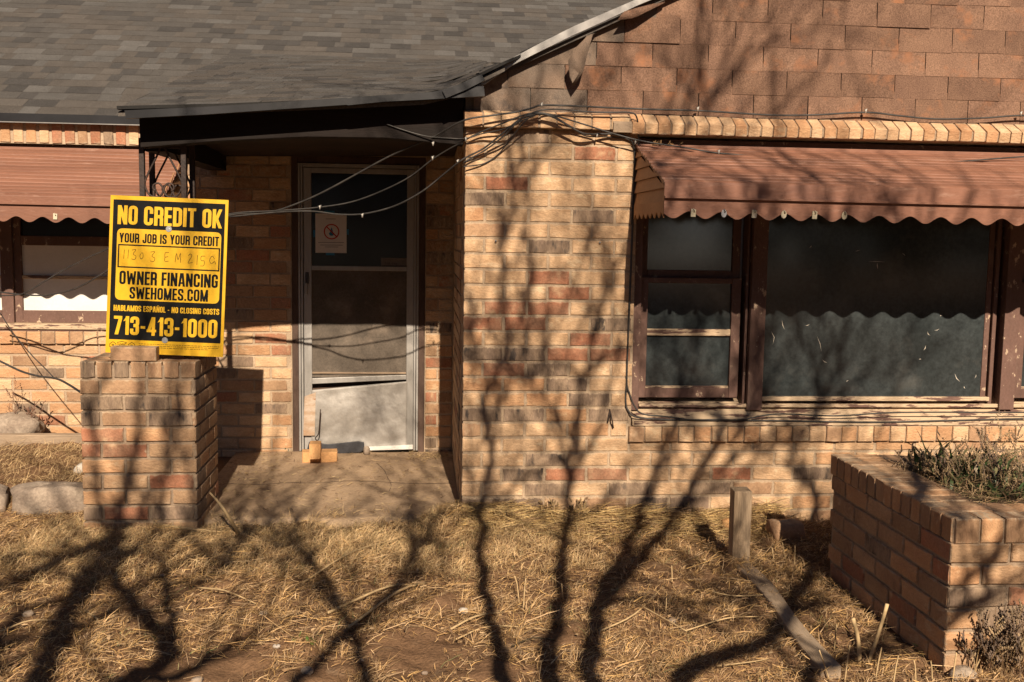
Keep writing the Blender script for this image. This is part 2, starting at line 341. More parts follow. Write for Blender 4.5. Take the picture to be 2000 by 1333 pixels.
# ------------------------------------------------------------------ entry wall (porch and left wing)
DX0, DX1, DZ1 = -.905, .025, 1.985                       # door opening
LX0, LX1, LZ0, LZ1 = -4.3, -1.62, .775, 2.03             # left window opening
b = MB()
b.box(-4.6, LX0, EY+.005, EY+.25, -.35, 2.225); b.box(LX0, LX1, EY+.0051, EY+.25, -.35, LZ0); b.box(LX0, LX1, EY+.0052, EY+.25, LZ1, 2.225)
b.box(LX1, DX0, EY+.0053, EY+.25, -.35, 2.225); b.box(DX0, DX1, EY+.0054, EY+.25, DZ1, 2.225); b.box(DX1, XL+.1, EY+.0055, EY+.25, -.35, 2.225)
b.box(-4.6, -4.4, EY+.2501, 8, -.35, 2.225); b.box(-4.6, XR, 7.8, 8.0, -.35, 2.225)
ew = b.build('entry_wall', M['mortar'], house)
dark_rows = []
WTE = ['tan']*9+['orange']*4+['red']*2+['dark']*3+['brown']*4
for n in range(1, 28):
    z = Z0-C*n+C/2-.02
    if z < -.14: break
    ph = (PER/2 if n % 2 else 0)-.93
    lower = z < .86
    for (x0, x1) in ((-4.55, LX1 if z < LZ0 else LX0), (LX1, DX0-.004), (DX1+.004, XL-.004)):
        if x0 == -4.55 and z > .66: continue
        if x0 == LX1 and z < LZ0: x0 = LX1+.0
        if x1-x0 < .05: continue
        vis = lower and not (-1.75 < x0 < -1.5 and z < .05)
        if lower and x0 == -4.55:
            row(ew, x0+.003, -3.5, z, EY, ph, wt=WTE, jn=dark_rows); row(ew, -3.497, x1-.003, z, EY, ph, wt=WTE)
        elif lower: row(ew, x0+.003, x1-.003, z, EY, ph, wt=WTE)
        else: row(ew, x0+.003, x1-.003, z, EY, ph, wt=WTE, jn=dark_rows)
for key in ('tan', 'orange', 'red', 'dark', 'brown'): join_bricks('brick_course', dark_rows, ew, key)
# soldier course under the left eave, lower sill rowlocks of the left window
b = MB(); b.box(-4.3, -1.0, EY-.010, EY+.0085, 2.02, 2.20); sc = b.build('soldier_course', M['mortar'], house)
x = -3.55; SK = ['tan','red','red','brown','red','dark','red','tan','tan','orange','tan','orange']
i = 0
while x < -1.5:
    k = SK[i % len(SK)]
    inst('brick', brick_mesh(k, .066, .15), (x, EY-.019, 2.10), sc, rot=(0, rnd.uniform(-.02, .02), 0), scale=(.064/.066, 1, 1)); x += .066+.018; i += 1
b = MB(); b.box(-4.3, -1.63, EY-.012, EY+.0085, .665, .745); sl2 = b.build('brick_sill', M['mortar_warm'], house)
x = -3.4
while x < -1.7:
    inst('brick', brick_mesh(rnd.choice(['tan']*5+['orange']*5+['brown']*2), .087, .086), (x, EY-.026, .705), sl2, rot=(rnd.uniform(-.02, .02), 0, 0)); x += .094

# ------------------------------------------------------------------ gable over the front block
RKX0, RKZ0, RSL = .30, 2.262, .475                       # the rake: z = RKZ0 + RSL*(x-RKX0)
RIDGE_X = 3.6
def rake(x): return RKZ0+RSL*(x-RKX0) if x < RIDGE_X else RKZ0+RSL*(2*RIDGE_X-x-RKX0)
b = MB(); b.prism([(XL, 2.0605), (XR, 2.0605), (XR, rake(XR)-.03), (RIDGE_X, rake(RIDGE_X)-.05), (XL, rake(XL)-.05)], .03, .2)
gw = b.build('gable_wall', M['gable_back'], house)
def shingle_poly(x0, x1, z0, z1):
    """tab clipped by the rake line"""
    pts = [(x0, z0), (x1, z0), (x1, min(z1, rake(x1)-.02)), (x0, min(z1, rake(x0)-.02))]
    if rake(x0)-.02 < z0:
        xc = RKX0+(z0+.02-RKZ0)/RSL
        if xc > x1-.02: return None
        pts = [(xc, z0), (x1, z0), (x1, min(z1, rake(x1)-.02))]
    elif rake(x0)-.02 < z1 < rake(x1)-.02:
        xc = RKX0+(z1+.02-RKZ0)/RSL; pts = [(x0, z0), (x1, z0), (x1, z1), (xc, z1), (x0, rake(x0)-.02)]
    return pts
TAB = .302
for k in range(0, 8):
    zb = 2.100+.127*k; off = [.87, 1.05, .915, 1.06, .93, 1.08, .92, 1.05][k]
    x = off-3*TAB
    while x < 4.4:
        x0, x1 = max(x+.0015, XL+.005), x+TAB-.003; x += TAB
        if x1-x0 < .04: continue
        p = shingle_poly(x0, x1, zb+rnd.uniform(-.003, .003), zb+.165)
        if not p: continue
        b = MB(); lift = rnd.choice([.001, .002, .002, .003, .004]) if rnd.random() < .92 else .008
        tw = rnd.uniform(-.001, .003); n = len(p)
        fr = [(px, .018-(lift+tw*((px-x0)/TAB))*(1-(pz-zb)/.165)-.003, pz) for px, pz in p]; bk = [(q[0], q[1]+.0035, q[2]) for q in fr]
        b.add(fr+bk, [tuple(range(n)), tuple(range(2*n-1, n-1, -1))]+[(i, i+n, (i+1) % n+n, (i+1) % n) for i in range(n)])
        grey = (k == 0 and x0 < .75) or (k in (1, 2) and x0 < .45) or (rake((x0+x1)/2)-zb < .13)
        b.build('shingle', M['gable_grey' if grey else 'gable'], gw)
# two torn shingles that hang off the wall
def flap(pts, Ys, matn, name='torn_shingle'):
    b = MB(); vs = [tuple(at(px, py, Y=Y)) for (px, py), Y in zip(pts, Ys)]
    n = len(vs)//2; vs2 = [(x+.0, y+.004, z) for x, y, z in vs]; fs = []
    for i in range(n-1): fs += [(2*i, 2*i+1, 2*i+3, 2*i+2), (2*n+2*i+2, 2*n+2*i+3, 2*n+2*i+1, 2*n+2*i)]
    for i in range(n-1): fs += [(2*i, 2*i+2, 2*n+2*i+2, 2*n+2*i), (2*i+1, 2*n+2*i+1, 2*n+2*i+3, 2*i+3)]
    fs += [(0, 2*n, 2*n+1, 1), (2*n-2, 2*n-1, 4*n-1, 4*n-2)]
    b.add(vs+vs2, fs, True); return b.build(name, matn, gw)
flap([(1168, 62), (1150, 64), (1158, 68), (1142, 76), (1150, 95), (1126, 92), (1139, 140), (1110, 118), (1120, 170), (1112, 150)], [-.01, -.01, -.05, -.06, -.085, -.10, -.08, -.10, -.055, -.06], M['gable_grey'])
flap([(1300, -12), (1258, -14), (1298, 6), (1240, 2), (1250, 30), (1214, 28), (1236, 36), (1206, 40)], [.0, .0, -.03, -.03, -.07, -.08, -.075, -.085], M['gable'])

# ------------------------------------------------------------------ roofs
MSL, MY0, MZ0 = .5, 1.755, 2.216                           # main slope: eave line, pitch
def main_z(Y): return MZ0+MSL*(Y-MY0)
ROOF_Y1 = 5.3
EAVE = [(-1.52, 2.044), (-1.0, 2.070), (-.5, 2.103), (0.0, 2.140), (.10, 2.158), (.20, 2.198), (.30, 2.262), (.42, 2.322)]
PY0 = -.10
def eave_z(x):
    for (a, za), (c, zc) in zip(EAVE, EAVE[1:]):
        if x <= c: return za+(zc-za)*(x-a)/(c-a)
    return EAVE[-1][1]
PTOP_Y, PX0 = 3.02, -1.52
def porch_pt(x, s):
    """s from 0 (eave) to 1 (where the porch roof runs into the main slope)"""
    y = PY0+(PTOP_Y-PY0)*s; z = eave_z(x)*(1-s)+main_z(PTOP_Y)*s
    return Vector((x, y, z))
b = MB()
b.add([(-4.9, MY0, MZ0-.008), (5, MY0, MZ0-.008), (5, ROOF_Y1, main_z(ROOF_Y1)-.008), (-4.9, ROOF_Y1, main_z(ROOF_Y1)-.008), (-4.9, 9, MZ0), (5, 9, MZ0),
       (-4.9, MY0, MZ0-.03), (5, MY0, MZ0-.03), (5, ROOF_Y1, main_z(ROOF_Y1)-.05), (-4.9, ROOF_Y1, main_z(ROOF_Y1)-.05), (-4.9, 9, MZ0-.03), (5, 9, MZ0-.03)],
      [(0, 1, 2, 3), (3, 2, 5, 4), (7, 6, 9, 8), (8, 9, 10, 11), (0, 6, 7, 1), (4, 5, 11, 10), (0, 3, 9, 6), (3, 4, 10, 9), (1, 7, 8, 2), (2, 8, 11, 5)])
# porch deck
nx = 14; ys = [i/6 for i in range(7)]; xs = [PX0+(.42-PX0)*i/nx for i in range(nx+1)]
vs = [porch_pt(x, s)-Vector((0, 0, .006)) for s in ys for x in xs]; vs += [v-Vector((0, 0, .022)) for v in vs]
n1 = nx+1; K = n1*7; fs = []
for j in range(6):
    for i in range(nx): q = (j*n1+i, j*n1+i+1, (j+1)*n1+i+1, (j+1)*n1+i); fs += [q, tuple(K+t for t in reversed(q))]
for i in range(nx): fs.append((i, K+i, K+i+1, i+1))
for j in range(6): fs.append((j*n1, (j+1)*n1, K+(j+1)*n1, K+j*n1))
b.add(vs, fs)
# cross-gable slopes above the front block
RY0 = -.035
b.add([(RKX0-.08, RY0, rake(RKX0-.08)), (RIDGE_X, RY0, rake(RIDGE_X)), (RIDGE_X, 5.0, rake(RIDGE_X)), (RKX0-.08, 3.0, rake(RKX0-.08)), (7.1, RY0, rake(7.1)), (7.1, 3.0, rake(7.1)),
       (RKX0-.08, RY0, rake(RKX0-.08)-.025), (RIDGE_X, RY0, rake(RIDGE_X)-.025), (7.1, RY0, rake(7.1)-.025)],
      [(0, 1, 2, 3), (1, 4, 5, 2), (0, 6, 7, 1), (1, 7, 8, 4)])
b.add([(PX0, PY0, 2.058), (PX0, MY0, MZ0-.012), (PX0, PTOP_Y, main_z(PTOP_Y)-.012)], [(0, 2, 1)])   # cheek of the porch roof
roof = b.build('roof', M['sh_d'], house)
SHM = {}
def shmesh(k, wd):
    key = (k, wd)
    if key not in SHM:
        b = MB(); b.add([(0, 0, .004), (wd, 0, .0045), (wd, .19, 0), (0, .19, 0), (0, 0, 0), (wd, 0, 0)], [(0, 1, 2, 3), (0, 4, 5, 1), (0, 3, 4), (1, 5, 2)])
        me = bpy.data.meshes.new('shingle'); me.from_pydata(b.v, [], b.f); me.materials.append(M[k]); me.update(); SHM[key] = me
    return SHM[key]
cand = []
def add_sh(o, ex, ey, wd, k):
    ez = ex.cross(ey).normalized(); ey = ez.cross(ex)
    cand.append((o, ex, ey, ez, wd, k))
EXP = .143
th = math.atan(MSL); ey = Vector((0, math.cos(th), math.sin(th))); ex = Vector((1, 0, 0)); nrm = ex.cross(ey)
r_i = 0
SW = [.08, .11, .14, .17, .21]
while True:
    s = r_i*EXP; Y = MY0-.02+s*math.cos(th); z = MZ0-.01+s*math.sin(th)
    if Y > ROOF_Y1: break
    x = -4.8+rnd.uniform(0, .2); xmax = 3.4 if Y > 2.6 else 1.8
    while x < xmax:
        wd = rnd.choice(SW)
        if not (x+wd > PX0+.25 and Y < PTOP_Y-.06):
            add_sh(Vector((x, Y, z+.001+rnd.uniform(0, .002))), ex, (ey+Vector((0, 0, rnd.uniform(-.006, .006)))).normalized(), wd, rnd.choice(['sh_a', 'sh_a', 'sh_b', 'sh_c', 'sh_d', 'sh_d']))
        x += wd
    r_i += 1
L0 = 3.2; rows_p = int(L0/EXP)
Pc, Vc, Tc = Vector((PX0, PY0, 2.062)), Vector((PX0+.02, MY0, MZ0-.004)), Vector((PX0+.02, PTOP_Y, main_z(PTOP_Y)))
for r in range(rows_p):
    s = r*EXP/L0; x = PX0+.005+rnd.uniform(0, .02)
    while x < .40-.05:
        wd = min(rnd.choice(SW), .42-x)
        if wd < .05: break
        p0 = porch_pt(x, s); p1 = porch_pt(x+wd, s); p2 = porch_pt(x, min(1, s+.06))
        e = (p1-p0).normalized(); up = (p2-p0).normalized()
        add_sh(p0+Vector((0, -.015, .010+rnd.uniform(0, .003))), e, up, wd, rnd.choice(['sh_a', 'sh_a', 'sh_b', 'sh_c', 'sh_d', 'sh_d']))
        x += wd
def seen_size(c):
    d = (c[0]-CAM).length; pp = c[0]; q = Vector(((pp-CAM).dot(_r), (pp-CAM).dot(_u), (pp-CAM).dot(_f)))
    px, py = 1000+FPX*q.x/q.z, 666.5-FPX*q.y/q.z
    ok = -30 < px < 1240 and -10 < py < 240 and (px < 960 or py < 100)
    cosv = abs((CAM-pp).normalized().dot(c[3]))
    return (1 if ok else 0, cosv*c[4]/d/d)
cand.sort(key=seen_size, reverse=True)
for c in cand[:300]:
    m = Matrix(((c[1].x, c[2].x, c[3].x, 0), (c[1].y, c[2].y, c[3].y, 0), (c[1].z, c[2].z, c[3].z, 0), (0, 0, 0, 1)))
    inst('shingle', shmesh(c[5], round(c[4], 3)), c[0], roof, rot=m.to_euler())
for k in ('sh_a', 'sh_b', 'sh_c', 'sh_d'):
    b = MB()
    for (o, e, u, n, wd, kk) in cand[300:]:
        if kk != k: continue
        b.add([o+n*.004, o+e*wd+n*.0045, o+e*wd+u*.19, o+u*.19, o, o+e*wd], [(0, 1, 2, 3), (0, 4, 5, 1), (0, 3, 4), (1, 5, 2)])
    if b.v: tag(b.build('shingle_field', M[k], roof), kind='stuff')
# dark cut edges of the shingles along the rake and porch eave
edge = [(p[0], PY0-.012, p[1]+.004) for p in EAVE]+[(x, RY0-.012, rake(x)+.012) for x in (.52, .7, .9, 1.1, 1.3, 1.5, 1.8, 2.2, 2.8, RIDGE_X)]
b = MB()
for p, q in zip(edge, edge[1:]):
    b.add([(p[0], p[1]-.012, p[2]), (q[0], q[1]-.012, q[2]), (q[0], q[1]-.012, q[2]+.016), (p[0], p[1]-.012, p[2]+.016), (p[0], p[1]+.03, p[2]+.018), (q[0], q[1]+.03, q[2]+.018), (p[0], p[1]+.03, p[2]), (q[0], q[1]+.03, q[2])],
          [(0, 1, 2, 3), (3, 2, 5, 4), (0, 6, 7, 1)])
b.build('shingle_edge', M['roof_edge'], roof)
b = MB(); b.tube([(x+rnd.uniform(-.01, .01), RY0-.02, rake(x)+.03) for x in np.arange(.5, 2.7, .1)], .012, 4); b.build('starter_strip', M['roof_edge'], roof)
# bent metal drip edges
def strip(name, top, bot, Y, matn, th=.004, lip=.012):
    b = MB(); n = len(top)
    T = [at(x, y, Y=Y) for x, y in top]; Bm = [at(x, y, Y=Y) for x, y in bot]
    fr = []; 
    for t, q in zip(T, Bm): fr += [t, q]
    bk = [v+Vector((0, th, 0)) for v in fr]; lipv = [v+Vector((0, lip, -.002)) for v in Bm]; topv = [v+Vector((0, .09, .004)) for v in T]
    vs = fr+bk+lipv+topv; o2 = 2*n; o3 = 4*n; o4 = 5*n; fs = []
    for i in range(n-1):
        fs += [(2*i+1, 2*i+3, 2*i+2, 2*i), (o2+2*i, o2+2*i+2, o2+2*i+3, o2+2*i+1), (2*i+1, o3+i, o3+i+1, 2*i+3), (2*i, 2*i+2, o4+i+1, o4+i)]
    fs += [(0, o2, o2+1, 1), (2*n-2, 2*n-1, o2+2*n-1, o2+2*n-2)]
    b.add(vs, fs); return b.build(name, matn, roof)
strip('drip_edge', [(243, 216), (400, 209), (500, 203), (676, 191), (680, 193), (690, 190), (749, 186), (830, 181), (945, 168)], [(246, 232), (400, 224), (500, 217), (676, 205), (680, 206), (690, 205), (749, 199), (830, 195), (947, 188)], PY0-.035, M['metal_black'])
strip('drip_edge', [(864, 178), (905, 161), (941, 145)], [(871, 192), (910, 176), (947, 157)], PY0-.05, M['metal_black'])
strip('drip_edge', [(918, 166), (946, 150), (1000, 114), (1060, 82), (1120, 52), (1180, 26), (1245, -2), (1320, -34), (1500, -115)], [(922, 176), (948, 164), (1000, 128), (1060, 98), (1120, 69), (1180, 42), (1245, 11), (1320, -20), (1500, -100)], RY0-.034, M['metal_pale'])
b = MB(); b.box(-4.9, PX0+.1, MY0-.035, MY0-.028, MZ0-.062, MZ0-.004); b.box(-4.9, PX0+.1, MY0-.0279, EY-.0105, MZ0-.060, MZ0-.052); b.build('drip_edge', M['metal_black'], roof)
b = MB(); b.box(-4.9, PX0+.1, MY0-.040, MY0-.0352, MZ0-.066, MZ0-.060); b.build('drip_lip', M['metal_pale'], roof)
# porch beam, ceiling and side
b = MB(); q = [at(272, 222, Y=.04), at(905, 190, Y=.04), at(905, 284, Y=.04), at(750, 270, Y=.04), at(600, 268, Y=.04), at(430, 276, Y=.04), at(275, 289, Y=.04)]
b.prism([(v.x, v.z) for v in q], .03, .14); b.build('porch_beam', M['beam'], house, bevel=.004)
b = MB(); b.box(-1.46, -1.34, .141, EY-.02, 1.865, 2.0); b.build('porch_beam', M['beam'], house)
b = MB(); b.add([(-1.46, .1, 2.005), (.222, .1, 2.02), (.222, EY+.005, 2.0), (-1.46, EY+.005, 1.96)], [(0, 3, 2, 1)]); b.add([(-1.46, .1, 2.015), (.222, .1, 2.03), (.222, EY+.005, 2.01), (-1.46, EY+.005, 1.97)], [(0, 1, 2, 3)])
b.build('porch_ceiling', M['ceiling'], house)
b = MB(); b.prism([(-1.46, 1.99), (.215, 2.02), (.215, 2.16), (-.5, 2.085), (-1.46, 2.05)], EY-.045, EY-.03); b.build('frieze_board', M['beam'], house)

# ------------------------------------------------------------------ front window
fwn = MB(); GY = .10
Wf = lambda name, x0, x1, z0, z1, y0, y1, mt='wood', par=None, bev=.004: MB().box(x0, x1, y0, y1, z0, z1).build(name, M[mt], par, bevel=bev)
b = MB(); b.box(WX0, WX0+.045, .045, .19, .50, WZ1); b.box(4.7-.3, 4.7-.25, .045, .19, .50, WZ1); b.box(WX0+.0451, 4.7-.3001, .06, .19, WZ1-.05, WZ1-.001)
win = b.build('window', M['wood'], house, bevel=.003)
# sloped wooden sill
b = MB(); b.add([(WX0+.002, -.012, .448), (4.7-.26, -.012, .448), (4.7-.26, .16, .552), (WX0+.002, .16, .552), (WX0+.002, -.012, .424), (4.7-.26, -.012, .424), (4.7-.26, .16, .424), (WX0+.002, .16, .424)],
      [(0, 1, 2, 3), (4, 7, 6, 5), (0, 4, 5, 1), (2, 6, 7, 3), (0, 3, 7, 4), (1, 5, 6, 2)])
b.build('window_sill', M['wood_h'], win, bevel=.004)
Wf('apron', WX0+.01, 4.7-.27, .425, .452, -.020, -.0125, 'wood_h', win, .002)
Wf('sill_strip', WX0+.05, 4.7-.3, .515, .535, .055, .075, 'wood_h', win, .003)
def sash(x0, x1, lowopen=0):
    """double-hung light: upper sash, lower sash with one cross bar"""
    
    # upper
    u = MB().box(x0, x0+.045, .135, .165, 1.22, WZ1-.06).box(x1-.045, x1, .135, .165, 1.22, WZ1-.06).box(x0+.0451, x1-.0451, .135, .165, 1.222, 1.275).box(x0+.0451, x1-.0451, .135, .165, 1.84, WZ1-.06).build('upper_sash', M['wood'], win, bevel=.003)
    MB().box(x0+.044, x1-.044, .150, .154, 1.27, 1.845).build('pane', M['glass_d'], win)
    s = MB().box(x0+.002, x0+.0435, .085, .125, .565, 1.236).box(x1-.055, x1-.004, .085, .125, .565, 1.236).box(x0+.0436, x1-.0551, .087, .123, .565, .618).box(x0+.0436, x1-.0551, .087, .123, 1.205, 1.234).build('lower_sash', M['wood'], win, bevel=.003)
    Wf('muntin', x0+.0437, x1-.0552, .912, .950, .090, .12, 'wood_h', win, .004)
    Wf('putty_bead', x0+.0438, x1-.056, .6182, .630, .092, .12, 'wood_h', win, .002)
    MB().box(x0+.04, x1-.05, .108, .112, .61, .925).build('pane', M['glass_d'], win)
    MB().box(x0+.04, x1-.05, .1075, .1115, .937, 1.21).build('pane', M['glass_d'], win)
sash(WX0+.047, 1.775)
MX = 1.815
Wf('mullion', MX, MX+.085, .500, WZ1-.06, .040, .17, 'wood', win)
Wf('stop_bead', MX-.020, MX-.006, .52, WZ1-.06, .075, .17, 'wood', win, .002)
Wf('pane', MX+.09, 3.205, .565, 1.90, .104, .110, 'glass_d', win, 0)
Wf('bead', MX+.086, 3.25, .548, .572, .075, .115, 'wood_h', win)
b = MB(); M['fleck'] = mat('paint_fleck', (.55, .5, .42), None, 9, None, rough=.8, bump=None)
for x, y, l, a in ((1530, 635, 22, 1.9), (1600, 672, 34, 1.9), (1577, 635, 9, .3), (1611, 706, 12, 2.6), (1814, 652, 10, 2.2), (1830, 644, 12, .3), (1806, 680, 12, 1.2), (1797, 702, 5, .1), (1870, 738, 22, 2.2), (1884, 757, 6, 2.0), (1655, 745, 6, .5), (1508, 660, 26, 1.75), (1838, 617, 5, .4), (1712, 512, 40, .0), (1714, 520, 14, 1.7), (1583, 482, 6, .8), (1675, 490, 12, .3), (1765, 498, 9, 2.5), (1905, 735, 9, 1.3), (1760, 790, 5, 1)):
    p = at(x, y, Y=.1035); l *= .0028; d = Vector((math.cos(a), 0, math.sin(a))); n_ = Vector((-d.z, 0, d.x)); ww = rnd.uniform(.0012, .0028); m_ = p+n_*rnd.uniform(-.2, .2)*l
    b.add([p-d*l/2, m_+n_*ww, p+d*l/2, m_-n_*ww], [(0, 1, 2, 3)])
tag(b.build('paint_flecks', M['fleck'], win), kind='stuff')
Wf('casing', MX+.086, 3.25, 1.90, WZ1-.06, .07, .16, 'wood', win)
for (a, c, y0) in ((3.206, 3.238, .10), (3.245, 3.268, .085), (3.290, 3.378, .040)):
    Wf('mullion', a, c, .505, WZ1-.061, y0, .17, 'wood', win, .003)
sash(3.40, 4.02)
Wf('mullion', 4.04, 4.12, .50, WZ1-.06, .04, .17, 'wood', win)
Wf('blind_board', 4.12, 4.4, .5, 1.92, .10, .14, 'wood', win)
# ------------------------------------------------------------------ awnings
def awning(x0, x1, yw, zt, depth, zf, zv, ztip, side=True, lab='', per=.112, x_off=.03, rings=()):
    """slatted metal awning: sloping slats, fascia, scalloped valance, slatted side"""
    root = None; ns = 14
    b = MB(); b.box(x0, x1, yw-.03, yw-.002, zt-.012, zt+.010); root = b.build('awning', M['awn'], house, bevel=.003); root['label'] = lab
    sl = math.hypot(depth, zt-zf)
    for i in range(ns):
        t0, t1 = i/ns, (i+.80)/ns
        y0, z0 = yw-.03-(depth-.03)*t0, zt-(zt-zf)*t0; y1, z1 = yw-.03-(depth-.03)*t1, zt-(zt-zf)*t1
        b = MB(); prof = []
        m = 5
        for k in range(m+1):
            t = k/m; yy = y0+(y1-y0)*t; zz = z0+(z1-z0)*t
            bump_ = .0035*math.sin(t*math.pi)+.002
            prof.append((yy, zz+bump_))
        prof += [(y1-.004, z1-.008), (y1+.004, z1-.010), (y0, z0-.008)]
        n = len(prof); sag = lambda x: -.016*((x-x0)/(x1-x0))+.003*math.sin(x*2.3+i)
        XS = np.linspace(x0, x1, 9); vs = [(x, p[0], p[1]+sag(x)) for x in XS for p in prof]; fs = []
        for a in range(8):
            for k in range(n): fs.append((a*n+k, a*n+(k+1) % n, (a+1)*n+(k+1) % n, (a+1)*n+k))
        fs += [tuple(range(n-1, -1, -1)), tuple(8*n+k for k in range(n))]
        b.add(vs, fs); b.build('slat', M['awn'], root)
    yf = yw-depth
    MB().add([(x0+.004, yw-.02, zt-.020), (x1-.004, yw-.02, zt-.034), (x1-.004, yf+.01, zf-.038), (x0+.004, yf+.01, zf-.022), (x0+.004, yw-.02, zt-.024), (x1-.004, yw-.02, zt-.038), (x1-.004, yf+.01, zf-.042), (x0+.004, yf+.01, zf-.026)], [(3, 2, 1, 0), (4, 5, 6, 7), (0, 1, 5, 4), (2, 3, 7, 6)]).build('backing', M['beam'], root)  # near-black sheet: shade in the gaps between slats put into its colour
    def run(name, zt_, zb_, yy, wave=0, th=.004, mt='awn'):
        b = MB(); N_ = 520 if wave else 60; vs = []
        for i in range(N_+1):
            x = x0+(x1-x0)*i/N_; sg = -.016*(i/N_)
            zb2 = zb_+sg
            if wave: zb2 += wave*(.5+.5*math.cos(2*math.pi*(x-x0-x_off)/per+math.pi))
            vs += [(x, yy, zt_+sg), (x, yy, zb2), (x, yy+th, zt_+sg), (x, yy+th, zb2)]
        fs = []
        for i in range(N_):
            a = 4*i; c = a+4; fs += [(a, a+1, c+1, c), (a+2, c+2, c+3, a+3), (a+1, a+3, c+3, c+1), (a, c, c+2, a+2)]
        fs += [(0, 2, 3, 1), (4*N_, 4*N_+1, 4*N_+3, 4*N_+2)]
        b.add(vs, fs); return b.build(name, M[mt], root)
    run('fascia', zf+.004, zv+.022, yf-.004); run('fascia_lip', zv+.024, zv+.014, yf-.024, th=.022)
    run('valance', zv+.024, ztip, yf-.0055, wave=.034, th=.003)
    for k, xr in enumerate(rings):
        z = ztip+.026
        b = MB(); n = 14
        pts = [(xr+.013*math.cos(2*math.pi*j/n), z+.019*math.sin(2*math.pi*j/n)) for j in range(n)] if k % 2 else [(xr-.012, z-.018), (xr+.011, z-.019), (xr+.013, z+.016), (xr-.011, z+.019)]
        b.prism(pts, yf-.013, yf-.009); b.tube([(xr+.001, yf-.0125, z+.004), (xr+.006, yf-.024, z+.010), (xr-.002, yf-.016, z+.02)], .0025, 5)
        b.build('pull_ring', M['ring' if k != 1 else 'steel'], root)
    if side:
        ns2 = 5
        for xs_ in (x0, x1):
            for i in range(ns2+1):
                # horizontal boards filling the triangle under the slope
                za, zb2 = zt-(zt-zv)*i/ns2, zt-(zt-zv)*(i+1)/ns2
                if i == ns2: za, zb2 = zv, ztip+.005
                def yat(z): return yw-.01-(depth-.012)*min(1, max(0, (zt-z)/(zt-zf)))
                s = 1 if xs_ == x0 else -1
                b = MB(); o = .010*s
                ya, yb = yat(za), yat(zb2)
                if i == ns2:
                    ya = yb = yf; NN = 36; vs = []
                    for j in range(NN+1):
                        y = yw-.01+(yf-yw+.01)*j/NN; zz = zb2-.004+.028*(.5+.5*math.cos(2*math.pi*(y-yf)/.098+math.pi))
                        vs += [(xs_-.001*s, y, za), (xs_-.001*s, y, zz), (xs_+.004*s, y, za), (xs_+.004*s, y, zz)]
                    fs = []
                    for j in range(NN): a = 4*j; c = a+4; fs += [(a, a+1, c+1, c), (a+2, c+2, c+3, a+3), (a+1, a+3, c+3, c+1), (a, c, c+2, a+2)]
                    b.add(vs, fs)
                else:
                    p = [(xs_+.012*s, yw-.003, za), (xs_+.012*s, ya, za), (xs_, yb, zb2), (xs_, yw-.003, zb2)]
                    q = [(x+.006*s, y, z) for x, y, z in p]
                    b.add(p+q, [(0, 1, 2, 3), (7, 6, 5, 4), (0, 4, 5, 1), (1, 5, 6, 2), (2, 6, 7, 3), (3, 7, 4, 0)])
                b.build('side_slat', M['awn_tan'], root)
    return root
rings = [at(x, 415, Y=-.71).x for x in (1354, 1414, 1473, 1531, 1591, 1649)]
aw1 = awning(1.132, 4.25, 0.0, 1.937, .70, 1.713, 1.624, 1.545, lab='faded brown slatted awning over the wide front window', rings=rings, x_off=.045, per=.1545)
aw2 = awning(-4.1, -1.60, EY, 1.985, .72, 1.652, 1.592, 1.500, lab='faded brown slatted awning left of the porch', rings=[at(108, 425, Y=EY-.73).x], x_off=.0, per=.155)
# dry leaves lodged on the awning
b = MB()
for i in range(16):
    p = at(rnd.uniform(1270, 1335), 281+rnd.uniform(-4, 3), Y=-.05); a = rnd.uniform(0, 6.28); r = rnd.uniform(.008, .018)
    b.add([p, p+Vector((r*math.cos(a), .004, r*math.sin(a)*.5+.004)), p+Vector((r*1.6*math.cos(a+.5), -.006, .008)), p+Vector((r*math.cos(a+1), .0, -.004))], [(0, 1, 2, 3)])
M['dryleaf'] = mat('dry_leaf', (.36, .22, .10), (.25, .15, .07), 20, None, rough=.8, bump=None)
tag(b.build('dead_leaves', M['dryleaf']), 'small drift of dead leaves caught on top of the front awning', 'leaves', kind='stuff')
# ------------------------------------------------------------------ left window
b = MB(); b.box(LX0, LX0+.06, EY+.04, EY+.2, LZ0, LZ1); b.box(LX1-.06, LX1, EY+.04, EY+.2, LZ0, LZ1); b.box(LX0+.0601, LX1-.0601, EY+.05, EY+.2, 1.93, LZ1)
w2 = b.build('window', M['wood'], house, bevel=.003)
b = MB(); b.box(LX0+.01, LX1-.01, EY-.02, EY+.18, .762, .80); b.build('window_sill', M['wood_h'], w2, bevel=.004)
b = MB(); b.box(LX0+.02, LX1-.02, EY-.004, EY+.03, .745, .7615); b.build('apron', M['wood'], w2, bevel=.003)
for a, c in ((-4.22, -2.84), (-2.80, -1.70)):
    b = MB(); b.box(a, a+.05, EY+.07, EY+.12, .80, 1.93); b.box(c-.05, c, EY+.07, EY+.12, .80, 1.93); b.box(a+.0501, c-.0501, EY+.07, EY+.12, .8001, .885); b.box(a+.0501, c-.0501, EY+.07, EY+.12, 1.335, 1.40); b.box(a+.0501, c-.0501, EY+.07, EY+.12, 1.86, 1.93)
    b.build('sash', M['wood'], w2, bevel=.003)
    Wf('muntin', a+.0502, c-.0502, 1.105, 1.128, EY+.075, EY+.115, 'wood_h', w2, .003)
    MB().box(a+.045, c-.045, EY+.095, EY+.10, .88, 1.112).build('pane', M['white'], w2); MB().box(a+.045, c-.045, EY+.0951, EY+.1001, 1.12, 1.345).build('pane', M['white'], w2)
    MB().box(a+.045, c-.045, EY+.095, EY+.10, 1.39, 1.87).build('pane', M['glass_b'], w2)
Wf('mullion', -2.88, -2.80, .80, 1.93, EY+.045, EY+.0695, 'wood', w2)

